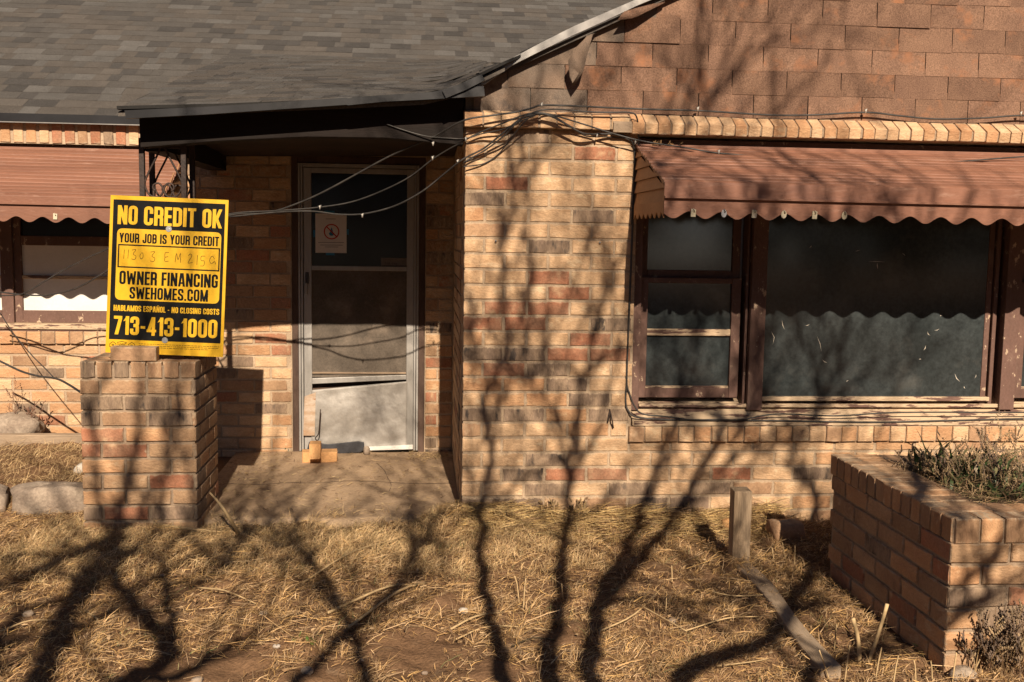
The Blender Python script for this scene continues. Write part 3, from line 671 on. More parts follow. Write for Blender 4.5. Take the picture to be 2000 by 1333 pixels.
# ------------------------------------------------------------------ the door
b = MB(); b.box(DX0+.002, DX0+.045, EY+.0, EY+.2, -.12, DZ1-.002); b.box(DX1-.045, DX1-.002, EY+.0, EY+.2, -.12, DZ1-.002); b.box(DX0+.0451, DX1-.0451, EY+.005, EY+.2, 1.935, DZ1-.003)
door = b.build('door', M['jamb'], house, bevel=.003); door['label'] = 'battered storm door with dented metal kick panel'
dy = EY+.005
b = MB()
for a, c in ((DX0+.046, DX0+.060), (DX0+.064, DX0+.078), (DX1-.078, DX1-.064), (DX1-.060, DX1-.046)): b.box(a, c, dy-.008, dy+.05, -.095, 1.93)
b.box(DX0+.0785, DX1-.0785, dy-.006, dy+.05, 1.905, 1.93); b.build('door_frame', M['alu'], door, bevel=.002)
sx0, sx1 = DX0+.082, DX1-.080
Wf('stile', sx0, sx0+.055, -.085, 1.90, dy, dy+.03, 'alu', door, .003); Wf('stile', sx1-.050, sx1, -.085, 1.90, dy, dy+.03, 'alu', door, .003)
Wf('rail', sx0+.0551, sx1-.0501, 1.865, 1.90, dy+.001, dy+.029, 'alu', door, .003)
Wf('rail', sx0+.0551, sx1-.0501, 1.190, 1.222, dy-.001, dy+.029, 'alu', door, .003)
b = MB(); b.add([(sx0+.055, dy-.003, .385), (sx1-.05, dy-.003, .418), (sx1-.05, dy+.03, .418), (sx0+.055, dy+.03, .385), (sx0+.055, dy-.003, .425), (sx1-.05, dy-.003, .452), (sx1-.05, dy+.03, .452), (sx0+.055, dy+.03, .425)],
      [(0, 3, 2, 1), (4, 5, 6, 7), (0, 1, 5, 4), (2, 3, 7, 6), (0, 4, 7, 3), (1, 2, 6, 5)]); b.build('rail', M['alu'], door, bevel=.003)
Wf('rail_lip', sx0+.0551, sx1-.0501, .458, .470, dy+.003, dy+.02, 'timber', door, .002)
Wf('pane', sx0+.05, sx1-.045, 1.215, 1.87, dy+.014, dy+.018, 'glass_b', door, 0)
# screen of the lower half with its bulge
b = MB(); nX, nZ = 24, 28; vs = []
for j in range(nZ+1):
    for i in range(nX+1):
        x = sx0+.05+(sx1-sx0-.095)*i/nX; z = .43+(1.195-.43)*j/nZ
        d = .012*math.exp(-(((x+.36)/.10)**2+((z-.60)/.12)**2))+.003*math.sin(x*17+z*9)
        vs.append((x, dy+.016-d, z))
b.add(vs, [(j*(nX+1)+i, j*(nX+1)+i+1, (j+1)*(nX+1)+i+1, (j+1)*(nX+1)+i) for j in range(nZ) for i in range(nX)], True); b.build('screen', M['screen'], door)
# the wooden door behind, showing in the gap
Wf('inner_door', sx0+.01, sx1-.01, -.10, 1.90, dy+.06, dy+.09, 'jamb', door, 0)
# dented kick panel hanging askew
b = MB(); nX, nZ = 40, 30; vs = []; r9 = random.Random(4)
dents = [(r9.uniform(0, 1), r9.uniform(0, 1), r9.uniform(.05, .2), r9.uniform(-.010, .008)) for _ in range(34)]
for j in range(nZ+1):
    for i in range(nX+1):
        u, v = i/nX, j/nZ; x = sx0+.050+(sx1-sx0-.092)*u; zb = -.085+.020*u; zt = .345+.062*u
        z = zb+(zt-zb)*v; d = sum(a*math.exp(-((u-p)**2+(v-q)**2)/(s*s)) for p, q, s, a in dents)
        d += .010*math.sin(3.1*u+v*2)-.02*math.exp(-((u-.8)**2/.02+(v-.06)**2/.01))
        d += .0018*math.sin(u*23+5*math.sin(v*7))*math.cos(v*17+3*math.sin(u*9))
        vs.append((x, dy-.014-d, z))
b.add(vs, [(j*(nX+1)+i, j*(nX+1)+i+1, (j+1)*(nX+1)+i+1, (j+1)*(nX+1)+i) for j in range(nZ) for i in range(nX)], True); kp = b.build('kick_panel', M['kick'], door)
m = kp.modifiers.new('s', 'SOLIDIFY'); m.thickness = .002
M['rust'] = mat('rusty_paint', (.46, .38, .30), (.36, .24, .15), 9, (.15, 60), over=((.30, .14, .06), .58, 10, .08), rough=.8, stretch=(1, 1, 3))
b = MB(); b.prism([(sx0-.005, .02), (sx0+.075, .02), (sx0+.083, .33), (sx0+.004, .30)], dy-.03, dy-.026); b.build('rusty_patch', M['rust'], door)
b = MB(); b.add([(sx0+.09, dy-.028, -.100), (sx1+.0, dy-.028, -.082), (sx1+.0, dy-.028, -.050), (sx0+.09, dy-.028, -.078), (sx0+.09, dy-.004, -.100), (sx1+.0, dy-.004, -.082), (sx1+.0, dy-.004, -.050), (sx0+.09, dy-.004, -.078)],
      [(0, 1, 2, 3), (7, 6, 5, 4), (0, 4, 5, 1), (3, 2, 6, 7), (0, 3, 7, 4), (1, 5, 6, 2)]); b.build('bottom_rail', M['white'], door, bevel=.003)
Wf('latch', sx0+.012, sx0+.036, 1.095, 1.175, dy-.014, dy-.001, 'black', door, .003); Wf('handle', sx0+.008, sx0+.026, 1.02, 1.10, dy-.02, dy-.001, 'alu', door, .003)
# sticker with its lettering
b = MB(); b.box(-.285, -.088, dy+.0115, dy+.0135, 1.228, 1.282); stk = b.build('sticker', M['sticker'], door)

# ------------------------------------------------------------------ lettering: condensed heavy capitals built as strokes
def fillet(pts, r, closed=False, k=4):
    pts = [Vector((p[0], p[1])) for p in pts]; n = len(pts); out = []
    rs = r if hasattr(r, '__len__') else [r]*n
    for i, p in enumerate(pts):
        if not closed and i in (0, n-1): out.append(p); continue
        a, c = pts[i-1], pts[(i+1) % n]; da, dc = (a-p), (c-p); q = min(rs[i], da.length*.49, dc.length*.49)
        if q < 1e-4: out.append(p); continue
        s, e = p+da.normalized()*q, p+dc.normalized()*q
        for t in range(k+1): u = t/k; out.append(s*(1-u)**2+p*2*u*(1-u)+e*u*u)
    return out
def stroke(path, w_, closed=False):
    n = len(path); L_, R2 = [], []
    for i, p in enumerate(path):
        a = path[i-1] if (i > 0 or closed) else None; c = path[(i+1) % n] if (i < n-1 or closed) else None
        d1 = (p-a).normalized() if a is not None and (p-a).length > 1e-7 else None; d2 = (c-p).normalized() if c is not None and (c-p).length > 1e-7 else None
        d1 = d1 or d2; d2 = d2 or d1
        n1_, n2 = Vector((-d1.y, d1.x)), Vector((-d2.y, d2.x)); nn = (n1_+n2)
        nn = nn.normalized() if nn.length > 1e-6 else n1_
        q = w_/2/max(.45, nn.dot(n1_)); L_.append(p+nn*q); R2.append(p-nn*q)
    polys = []
    for i in range(n if closed else n-1): j = (i+1) % n; polys.append([R2[i], R2[j], L_[j], L_[i]])
    return polys
SW_ = .165; a0, a1, yb_, yt_ = .083, .357, .083, .917
def RC(x0, y0, x1, y1): return [[Vector((x0, y0)), Vector((x1, y0)), Vector((x1, y1)), Vector((x0, y1))]]
def DG(x0, y0, x1, y1, w_=SW_): h = w_/2; return [[Vector((x0-h, y0)), Vector((x0+h, y0)), Vector((x1+h, y1)), Vector((x1-h, y1))]]
def ST(p, r=.13, cl=False): return stroke(fillet(p, r, cl), SW_, cl)
stem = RC(0, 0, SW_, 1); stem2 = RC(.44-SW_, 0, .44, 1); hb = lambda y, x0=.1, x1=.4, h=.15: RC(x0, y, x1, y+h)
G = {
 'O': (.44, ST([(a0, yb_), (a1, yb_), (a1, yt_), (a0, yt_)], .14, True)),
 'C': (.44, ST([(a1, .62), (a1, yt_), (a0, yt_), (a0, yb_), (a1, yb_), (a1, .38)])),
 'G': (.44, ST([(a1, .64), (a1, yt_), (a0, yt_), (a0, yb_), (a1, yb_), (a1, .53)])+RC(.23, .40, .44, .53)),
 'S': (.44, ST([(a1, .66), (a1, yt_), (a0, yt_), (a0, .60), (a1, .40), (a1, yb_), (a0, yb_), (a0, .34)], .12)),
 'D': (.44, ST([(a0, yb_), (a1, yb_), (a1, yt_), (a0, yt_)], [0, .14, .14, 0], True)+RC(0, 0, .12, .12)+RC(0, .88, .12, 1)),
 'B': (.44, ST([(a0, .5), (a1-.01, .5), (a1-.01, yt_), (a0, yt_)], [0, .1, .13, 0], True)+ST([(a0, yb_), (a1, yb_), (a1, .5), (a0, .5)], [0, .13, .1, 0], True)+stem),
 'P': (.42, ST([(a0, .45), (a1-.02, .45), (a1-.02, yt_), (a0, yt_)], [0, .13, .13, 0], True)+stem),
 'R': (.44, ST([(a0, .48), (a1, .48), (a1, yt_), (a0, yt_)], [0, .12, .13, 0], True)+stem+ST([(.20, .50), (a1, .44), (a1, 0)], .1)),
 'E': (.36, stem+hb(.0, .1, .36)+hb(.43, .1, .34)+hb(.85, .1, .36)), 'F': (.35, stem+hb(.42, .1, .33)+hb(.85, .1, .35)),
 'H': (.45, stem+RC(.285, 0, .45, 1)+hb(.43, .1, .35)), 'I': (.165, stem), 'L': (.34, stem+hb(0, .1, .34)),
 'T': (.40, RC(.1175, 0, .2825, 1)+hb(.85, 0, .40)), 'N': (.47, stem+RC(.305, 0, .47, 1)+DG(.385, 0, .085, 1, .17)),
 'M': (.60, stem+RC(.435, 0, .60, 1)+DG(.30, 0, .09, 1, .16)+DG(.30, 0, .51, 1, .16)),
 'W': (.66, DG(.17, 0, .075, 1, .15)+DG(.18, 0, .33, .85, .14)+DG(.48, 0, .33, .85, .14)+DG(.49, 0, .585, 1, .15)),
 'A': (.48, DG(.08, 0, .20, 1, .16)+DG(.40, 0, .28, 1, .16)+hb(.2, .12, .36, .13)),
 'K': (.47, stem+DG(.39, 0, .19, .52, .16)+DG(.17, .40, .38, 1, .16)), 'Y': (.46, DG(.23, .36, .085, 1, .165)+DG(.23, .36, .375, 1, .165)+RC(.15, 0, .31, .40)),
 'J': (.40, ST([(a1-.04, 1), (a1-.04, yb_), (a0, yb_), (a0, .36)])), 'U': (.44, ST([(a0, 1), (a0, yb_), (a1, yb_), (a1, 1)])),
 '1': (.28, RC(.115, 0, .28, 1)+[[Vector((0, .72)), Vector((.13, .78)), Vector((.13, 1)), Vector((.10, .9))]]),
 '3': (.44, ST([(a0, .66), (a0, yt_), (a1, yt_), (a1, .53), (.17, .50)], .11)+ST([(.17, .52), (a1, .50), (a1, yb_), (a0, yb_), (a0, .34)], .11)),
 '4': (.46, RC(.24, 0, .40, 1)+RC(0, .19, .46, .33)+DG(.08, .2, .30, 1, .15)),
 '7': (.40, RC(0, .84, .40, 1)+DG(.14, 0, .315, .86, .17)), '-': (.26, RC(.02, .36, .24, .50)), '.': (.18, RC(.015, 0, .165, .16)), ' ': (.20, []),
}
G['0'] = G['O']; G['Ñ'] = (.47, G['N'][1]+RC(.10, 1.06, .23, 1.14)+RC(.22, 1.10, .36, 1.18))
def text_mesh(s, u0, u1, v0, v1, y, gap=.055):
    """lay a line into the box u0..u1, v0..v1 (local x,z); returns MB in local coordinates"""
    tot = sum(G[c][0] for c in s)+gap*(len(s)-1); kx = (u1-u0)/tot; kz = v1-v0; b = MB(); x = 0; e = 0
    for ch in s:
        wd, polys = G[ch]
        for p in polys:
            e += 1; yy = y-.00001*(e % 9); b.add([(u0+(x+q.x)*kx, yy, v0+q.y*kz) for q in p], [tuple(range(len(p)))])
        x += wd+gap
    return b
def lines_mesh(paths, wd, y):
    b = MB(); e = 0
    for p in paths:
        for q in stroke([Vector(t) for t in p], wd): e += 1; b.add([(t.x, y-.00001*(e % 9), t.y) for t in q], [(0, 1, 2, 3)])
    return b
# ================================================================== THE YARD SIGN
SWD, SHT = .612, .822
sign = empty('yard_sign', (-1.340, -.01, .803), 'tilted black and yellow financing sign leaning on top of the brick pillar', 'sign', rot=(-.085, .027, -.07))
WL[sign.name] = Vector((0, 0, 0))
def su(u): return (u-.5)*SWD
def sv(v): return v*SHT
b = MB(); b.box(su(0), su(1), 0, .005, 0, sv(1)); b.build('panel', M['yellow'], sign, local=True)
def rrect(u0, u1, v0, v1, r, y, k=5):
    p = fillet([(su(u0), sv(v0)), (su(u1), sv(v0)), (su(u1), sv(v1)), (su(u0), sv(v1))], r, True, k); b = MB(); b.add([(q.x, y, q.y) for q in p], [tuple(range(len(p)))]); return b
rrect(.026, .975, .086, .974, .001, -.0006).build('black_field', M['sblack'], sign, local=True)
rrect(.066, .950, .338, .792, .030, -.0011).build('yellow_box', M['yellow'], sign, local=True)
for t, u0, u1, v0, v1, mt in (('NO CREDIT OK', .066, .952, .818, .938, 'yellow'), ('HABLAMOS ESPAÑOL - NO CLOSING COSTS', .058, .955, .268, .305, 'yellow'), ('713-413-1000', .064, .944, .118, .236, 'yellow'),
                              ('YOUR JOB IS YOUR CREDIT', .086, .932, .703, .764, 'sblack'), ('OWNER FINANCING', .098, .935, .438, .524, 'sblack'), ('SWEHOMES.COM', .188, .855, .348, .424, 'sblack')):
    tot = sum(G[c][0] for c in t)+.055*(len(t)-1); xc = 0
    if len(t) > 30:
        tag(text_mesh(t, su(u0), su(u1), sv(v0), sv(v1), -.0012).build('small_lettering', M[mt], sign, local=True), kind='stuff'); continue
    for ch in t:
        k = su(u0)+(su(u1)-su(u0))*xc/tot
        if ch != ' ': text_mesh(ch, k, k+(su(u1)-su(u0))*G[ch][0]/tot, sv(v0), sv(v1), -.0017 if mt == 'sblack' else -.0012).build('letter', M[mt], sign, local=True)
        xc += G[ch][0]+.055
fr_ = [(su(.084), sv(.548)), (su(.938), sv(.548)), (su(.938), sv(.688)), (su(.084), sv(.688))]
b = MB()
for q in stroke([Vector(t) for t in fr_], .007, True): b.add([(t.x, -.0015, t.y) for t in q], [(0, 1, 2, 3)])
b.build('outline_box', M['sblack'], sign, local=True)
HW = {'1': [[(.3, 1), (.25, 0)]], '3': [[(0, .95), (.55, 1), (.2, .55), (.6, .35), (.45, 0), (0, .05)]], '0': [[(.3, .8), (.05, .45), (.25, .1), (.55, .3), (.5, .75), (.3, .8)]],
      'E': [[(.6, 1), (.1, .95), (.05, .5), (.5, .55)], [(.05, .5), (.05, .05), (.6, .08)]], 'M': [[(0, 0), (.15, .9), (.4, .3), (.7, .95), (.75, .0)]], '2': [[(0, .8), (.3, 1), (.5, .75), (0, .05), (.65, .1)]],
      '5': [[(.6, 1), (.1, .95), (.1, .55), (.5, .5), (.45, .05), (0, 0)]], 'Q': [[(.75, .6), (.4, .9), (.05, .5), (.3, .1), (.75, .35), (.9, .05)]]}
paths = []
for ch, u, v, sc_ in (('1', .115, .600, .058), ('1', .150, .602, .058), ('3', .195, .598, .062), ('0', .262, .598, .055), ('3', .355, .590, .062), ('E', .475, .592, .060), ('M', .565, .590, .062), ('2', .675, .588, .060), ('1', .735, .580, .062), ('5', .780, .574, .064), ('Q', .855, .585, .060)):
    for p in HW[ch]:
        pts = smoothpath([(su(u)+x*sc_*SHT*.75, 0, sv(v)+z*sc_*SHT) for x, z in p], 4) if len(p) > 2 else [Vector((su(u)+x*sc_*SHT*.75, 0, sv(v)+z*sc_*SHT)) for x, z in p]
        paths.append([(q.x, q.z) for q in pts])
lines_mesh(paths, .0024, -.0016).build('handwriting', M['sblack'], sign, local=True)
# little house emblems, mortgage mark and the illegible small print along the foot
pp = []
for u in (.062, .222):
    x, z = su(u), sv(.050); pp += [[(x-.016, z-.010), (x-.016, z+.006), (x, z+.017), (x+.016, z+.006), (x+.016, z-.010), (x-.016, z-.010)], [(x-.007, z-.002), (x+.007, z-.002)], [(x-.007, z+.003), (x+.007, z+.003)]]
x, z = su(.14), sv(.055)
pp += [[(x-.022, z-.008), (x-.022, z+.006), (x-.012, z-.008), (x-.012, z+.006)], [(x-.007, z-.008), (x-.007, z+.006), (x-.002, z-.002), (x+.003, z+.006), (x+.003, z-.008)], [(x+.008, z+.006), (x+.008, z-.008)], [(x+.022, z+.005), (x+.014, z+.005), (x+.014, z-.007), (x+.022, z-.007)], [(x-.026, z+.010), (x, z+.016), (x+.024, z+.010)]]
lines_mesh(pp, .0028, -.0008).build('emblems', M['sblack'], sign, local=True)
pp = []; rs_ = random.Random(3)
for v in (.064, .053, .042):
    u = .28
    while u < (.96 if v > .05 else .85): l = rs_.uniform(.008, .03); pp.append([(su(u), sv(v)), (su(min(.965, u+l)), sv(v))]); u += l+.006
lines_mesh(pp, .0022, -.0008).build('small_print', M['sblack'], sign, local=True)
for v in (.800, .093):
    b = MB(); n = 18; b.prism([(su(.503)+.0155*math.cos(2*math.pi*i/n), sv(v)+.0155*math.sin(2*math.pi*i/n)) for i in range(n)], -.0040, -.0018); b.prism([(su(.503)+.005*math.cos(2*math.pi*i/6), sv(v)+.005*math.sin(2*math.pi*i/6)) for i in range(6)], -.0062, -.0041)
    b.build('washer', M['steel'], sign, local=True)
# sticker lettering on the door
b = text_mesh('.', -.27, -.262, 1.262, 1.264, dy+.0110)
pp = [[(x0, 1.270), (x1, 1.270)] for x0, x1 in ((-.272, -.262), (-.258, -.246), (-.242, -.232), (-.228, -.216), (-.212, -.200), (-.192, -.178))]+[[(-.262, 1.252), (-.250, 1.252)], [(-.256, 1.252), (-.256, 1.236)], [(-.244, 1.253), (-.244, 1.236)], [(-.243, 1.245), (-.237, 1.245), (-.237, 1.236)], [(-.231, 1.243), (-.224, 1.243), (-.224, 1.249), (-.231, 1.249), (-.231, 1.237), (-.223, 1.237)],
      [(-.208, 1.237), (-.208, 1.253), (-.199, 1.249), (-.199, 1.241), (-.208, 1.237)], [(-.193, 1.237), (-.193, 1.246), (-.186, 1.246), (-.186, 1.237), (-.193, 1.237)], [(-.173, 1.246), (-.180, 1.246), (-.180, 1.238), (-.173, 1.238), (-.173, 1.231), (-.180, 1.231)],
      [(-.145, 1.268), (-.135, 1.262), (-.118, 1.262), (-.112, 1.270)], [(-.135, 1.262), (-.137, 1.244)], [(-.119, 1.262), (-.116, 1.246)], [(-.128, 1.261), (-.129, 1.246)]]
tag(lines_mesh(pp, .0030, dy+.0111).build('lettering', M['pink'], stk), kind='stuff')
# ------------------------------------------------------------------ paper notice taped to the door
note = empty('paper_notice', (-.634, dy+.0115, 1.312), 'white paper notice with crossed-out water drop taped inside the storm door', 'notice')
b = MB(); b.box(-.742, -.526, dy+.0110, dy+.0118, 1.312, 1.586); b.build('sheet', M['paper'], note)
b = MB(); b.box(-.745, -.700, dy+.0119, dy+.0125, 1.59, 1.60); b.box(-.68, -.61, dy+.0119, dy+.0126, 1.575, 1.605); b.box(-.67, -.61, dy+.0119, dy+.0125, 1.296, 1.32); b.box(-.756, -.735, dy+.0119, dy+.0125, 1.42, 1.47); b.box(-.530, -.512, dy+.0119, dy+.0125, 1.44, 1.48)
b.build('tape', M['tape'], note)
cx, cz, r = -.630, 1.460, .050
ring_ = [(cx+r*math.cos(2*math.pi*i/32), cz+r*math.sin(2*math.pi*i/32)) for i in range(32)]
b = MB()
for q in stroke([Vector(t) for t in ring_], .0085, True): b.add([(t.x, dy+.0104, t.y) for t in q], [(0, 1, 2, 3)])
for q in stroke([Vector((cx-r*.68, cz+r*.68)), Vector((cx+r*.68, cz-r*.68))], .0085): b.add([(t.x, dy+.0102, t.y) for t in q], [(0, 1, 2, 3)])
b.build('ban_ring', M['pred'], note)
b = MB(); b.add([(cx+.019*math.cos(t)*(1 if math.sin(t) < .2 else .75*(1-.5*math.sin(t))), dy+.0106, cz-.010+(.019*math.sin(t) if math.sin(t) < 0 else .040*math.sin(t)**1.6)) for t in [2*math.pi*i/28 for i in range(28)]], [tuple(range(28))]); b.build('drop', M['pblue'], note)
pp = [[(-.722, 1.384), (-.545, 1.385)], [(-.708, 1.366), (-.552, 1.367)], [(-.676, 1.353), (-.584, 1.354)], [(-.67, 1.548), (-.60, 1.549)]]
lines_mesh(pp, .0035, dy+.0105).build('print_lines', M['pink'], note)

# ================================================================== PILLAR, POST, PLANTER
PX_0, PX_1, PYF, PYB, PZT = -1.742, -1.164, -.10, .46, .776
pil = empty('brick_pillar', ((PX_0+PX_1)/2, .18, -.12), 'short square brick pillar at the porch corner carrying the sign and iron post', 'pillar')
MB().box(PX_0+.009, PX_1-.009, PYF+.009, PYB-.009, -.25, PZT-.02).build('mortar_core', M['mortar_warm'], pil)
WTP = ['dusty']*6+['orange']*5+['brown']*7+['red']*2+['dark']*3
PR = {1: 'BBTTD', 2: 'DDTT', 3: 'DBDT', 4: 'ROTT', 5: 'RRTR', 6: 'OTT', 7: 'TTRT', 8: 'OTT'}
for n in range(12):
    top = n == 0
    H = BH; z = PZT-.0365-.083*n
    if z < -.16: break
    if top:
        x = PX_0
        z = PZT-.042
        for i in range(7):
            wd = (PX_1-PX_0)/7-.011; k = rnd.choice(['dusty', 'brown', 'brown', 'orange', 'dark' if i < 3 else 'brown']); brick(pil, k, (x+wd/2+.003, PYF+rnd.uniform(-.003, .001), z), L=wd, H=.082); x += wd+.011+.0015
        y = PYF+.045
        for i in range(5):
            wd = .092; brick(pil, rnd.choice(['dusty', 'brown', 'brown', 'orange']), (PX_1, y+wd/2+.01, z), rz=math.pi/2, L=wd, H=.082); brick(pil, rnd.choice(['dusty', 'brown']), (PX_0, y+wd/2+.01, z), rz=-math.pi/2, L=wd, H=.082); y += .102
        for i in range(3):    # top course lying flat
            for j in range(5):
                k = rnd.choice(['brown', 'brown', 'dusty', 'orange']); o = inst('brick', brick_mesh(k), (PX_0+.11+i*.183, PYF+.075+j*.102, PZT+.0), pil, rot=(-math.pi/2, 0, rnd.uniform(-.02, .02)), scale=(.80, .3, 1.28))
        continue
    z -= .012
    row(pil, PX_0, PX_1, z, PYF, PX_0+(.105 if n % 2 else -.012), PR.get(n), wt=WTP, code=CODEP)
    y0 = PYF+.105 if n % 2 == 0 else PYF+.004
    y = y0 if n % 2 == 0 else y0+.0
    while y < PYB-.03:
        e = min(y+BL, PYB)
        brick(pil, rnd.choice(WTP), (PX_1, (y+e)/2, z), rz=math.pi/2, L=e-y); 
        if n < 9: brick(pil, rnd.choice(WTP), (PX_0, (y+e)/2, z), rz=-math.pi/2, L=e-y)
        y += PER
# loose brick in front of the sign
o = inst('loose_brick', brick_mesh('brown'), (-1.476, -.092, .8145), None, rot=(0, .012, .03), scale=(1.02, .9, 1.02)); tag(o, 'single brown brick lying on the pillar in front of the sign', 'brick')
# iron post
ip = empty('iron_post', (-1.40, .22, .80), 'black wrought iron porch post with scrolls standing on the brick pillar', 'post')
for (bx, by) in ((-1.466, .12), (-1.252, .12), (-1.466, .32), (-1.252, .32)):
    MB().box(bx-.0135, bx+.0135, by-.0135, by+.0135, .776, 1.93).build('bar', M['iron'], ip, bevel=.002)
def scrolls(y, along='x'):
    """heart shaped scroll panel between two bars, repeated up the post"""
    for k in range(2):
        zb = 1.91-.34*(k+1); b = MB(); cx = -1.359
        for s in (-1, 1):
            pts = [(cx+s*.006, zb+.33), (cx+s*.03, zb+.27), (cx+s*.085, zb+.16), (cx+s*.094, zb+.11), (cx+s*.07, zb+.065), (cx+s*.03, zb+.055), (cx+s*.006, zb+.075), (cx+s*.004, zb+.105), (cx+s*.025, zb+.128), (cx+s*.05, zb+.118), (cx+s*.053, zb+.098), (cx+s*.04, zb+.088)]
            b.tube(smoothpath([(x, y, z) for x, z in pts], 5), .0055, 6)
        b.build('scroll', M['iron'], ip)
scrolls(.12); scrolls(.32)
b = MB()
for z in (1.20, 1.22, 1.885): b.box(-1.4525, -1.2655, .115, .125, z-.006, z+.006)
b.build('cross_bar', M['iron'], ip)

PLX, PLF, PLB, PLT = 1.922, -2.005, -.91, .456
pl = empty('brick_planter', (2.5, -1.45, -.12), 'raised brick planter box in front of the wide window', 'planter')
PLR = 3.35
b = MB(); b.box(PLX+.009, PLX+.105, PLF+.009, PLB-.009, -.3, PLT-.006); b.box(PLX+.1051, PLR, PLF+.009, PLF+.105, -.3, PLT-.006); b.box(PLX+.1051, PLR, PLB-.105, PLB-.009, -.3, PLT-.006); b.box(PLR-.1, PLR-.0001, PLF+.1051, PLB-.1051, -.3, PLT-.006)
b.build('mortar_core', M['mortar_warm'], pl)
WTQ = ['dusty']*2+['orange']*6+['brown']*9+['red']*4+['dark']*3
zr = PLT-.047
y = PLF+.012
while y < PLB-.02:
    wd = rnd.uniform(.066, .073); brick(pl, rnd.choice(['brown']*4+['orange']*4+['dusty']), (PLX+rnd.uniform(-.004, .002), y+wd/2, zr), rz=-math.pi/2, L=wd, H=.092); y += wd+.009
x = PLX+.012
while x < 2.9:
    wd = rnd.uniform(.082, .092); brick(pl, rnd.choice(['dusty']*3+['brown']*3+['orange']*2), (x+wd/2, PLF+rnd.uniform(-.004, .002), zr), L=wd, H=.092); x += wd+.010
# top faces of the rowlocks
y = PLF+.07
while y < PLB-.02:
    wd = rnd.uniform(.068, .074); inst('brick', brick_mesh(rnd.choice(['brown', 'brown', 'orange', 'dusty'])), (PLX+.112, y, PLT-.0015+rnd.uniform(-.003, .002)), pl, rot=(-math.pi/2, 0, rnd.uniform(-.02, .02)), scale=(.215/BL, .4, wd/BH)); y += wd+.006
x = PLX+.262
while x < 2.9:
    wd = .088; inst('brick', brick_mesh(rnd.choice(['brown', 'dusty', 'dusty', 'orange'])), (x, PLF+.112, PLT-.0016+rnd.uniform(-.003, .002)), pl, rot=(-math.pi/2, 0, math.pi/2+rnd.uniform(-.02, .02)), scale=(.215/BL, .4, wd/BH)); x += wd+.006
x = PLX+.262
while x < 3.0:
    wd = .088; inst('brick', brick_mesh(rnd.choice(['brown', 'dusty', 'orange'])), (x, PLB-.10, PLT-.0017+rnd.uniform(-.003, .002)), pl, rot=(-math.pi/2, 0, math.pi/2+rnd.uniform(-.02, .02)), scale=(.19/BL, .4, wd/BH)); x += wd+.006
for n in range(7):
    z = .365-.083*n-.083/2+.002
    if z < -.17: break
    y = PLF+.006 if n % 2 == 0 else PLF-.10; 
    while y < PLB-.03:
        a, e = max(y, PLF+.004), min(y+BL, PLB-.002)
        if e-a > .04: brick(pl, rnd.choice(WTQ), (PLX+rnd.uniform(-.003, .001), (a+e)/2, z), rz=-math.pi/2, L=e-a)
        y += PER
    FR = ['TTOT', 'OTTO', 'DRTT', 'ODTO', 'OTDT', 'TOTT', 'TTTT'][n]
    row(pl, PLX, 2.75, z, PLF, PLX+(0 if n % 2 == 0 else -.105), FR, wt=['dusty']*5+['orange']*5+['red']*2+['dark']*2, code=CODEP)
b = MB(); nX, nY = 22, 18; vs = []
for j in range(nY+1):
    for i in range(nX+1):
        u, v = i/nX, j/nY; vs.append((PLX+.10+(PLR-PLX-.2)*u, PLF+.10+(PLB-PLF-.2)*v, .40+.045*math.sin(math.pi*u)*math.sin(math.pi*v)+rnd.uniform(-.012, .012)))
b.add(vs, [(j*(nX+1)+i, j*(nX+1)+i+1, (j+1)*(nX+1)+i+1, (j+1)*(nX+1)+i) for j in range(nY) for i in range(nX)], True); b.build('soil', M['soil_dark'], pl)

# ================================================================== GROUND
rs = np.random.RandomState(11)
def bump_noise(X, Y):
    return (.014*np.sin(X*3.1+.5)*np.cos(Y*2.7)+.010*np.sin(X*7.3+Y*4.1)+.009*np.sin(X*13.1-Y*11.7+1)*np.sin(Y*9.3+X*4)+.008*np.sin(X*23+Y*29+2*np.sin(X*5))*np.cos(Y*21-X*6)+.004*np.sin(X*47+3*np.sin(Y*13))*np.cos(Y*51))
def ground_h(X, Y):
    X = np.asarray(X, float); Y = np.asarray(Y, float); h = -.128+1.25*bump_noise(X, Y)*np.clip((4-np.abs(X))/1.0, 0, 1)
    h = h+.06*np.exp(-((Y+.04)/.17)**2)*((X > .1) & (X < 2.0))                       # trash heaped on the foot of the wall
    bank = 1/(1+np.exp(-(Y-.38)/.05)); h = np.where(X < -1.72, h+bank*(.105+.05*np.clip((Y-.4)/1.0, 0, 1)), h)  # raised bed on the left
    h = np.where((X > -1.72) & (X < .26) & (Y > .12), -.135+.01*bump_noise(X, Y), h)
    return h
gx = np.concatenate([np.linspace(-60, -5, 12), np.linspace(-4.6, 4.6, 330), np.linspace(5, 60, 12)]); gy = np.concatenate([np.linspace(-60, -6, 12), np.linspace(-5.6, 2.1, 280), np.linspace(2.6, 60, 10)])
GX, GY_ = np.meshgrid(gx, gy); H = ground_h(GX, GY_); H = np.where((np.abs(GX) > 4.7) | (GY_ < -5.7) | (GY_ > 2.2), -.14, H)
nx_, ny_ = len(gx), len(gy); me = bpy.data.meshes.new('ground')
idx = np.arange(nx_*ny_).reshape(ny_, nx_); quads = np.stack([idx[:-1, :-1], idx[:-1, 1:], idx[1:, 1:], idx[1:, :-1]], -1).reshape(-1, 4)
me.from_pydata(np.stack([GX, GY_, H], -1).reshape(-1, 3).tolist(), [], quads.tolist()); me.materials.append(M['soil']); me.polygons.foreach_set('use_smooth', [True]*len(me.polygons)); me.update()
tag(inst('ground', me, (0, 0, 0)), 'bare brown yard soil strewn with dry straw', kind='structure')
b = MB(); nX, nY = 30, 30; vs = []
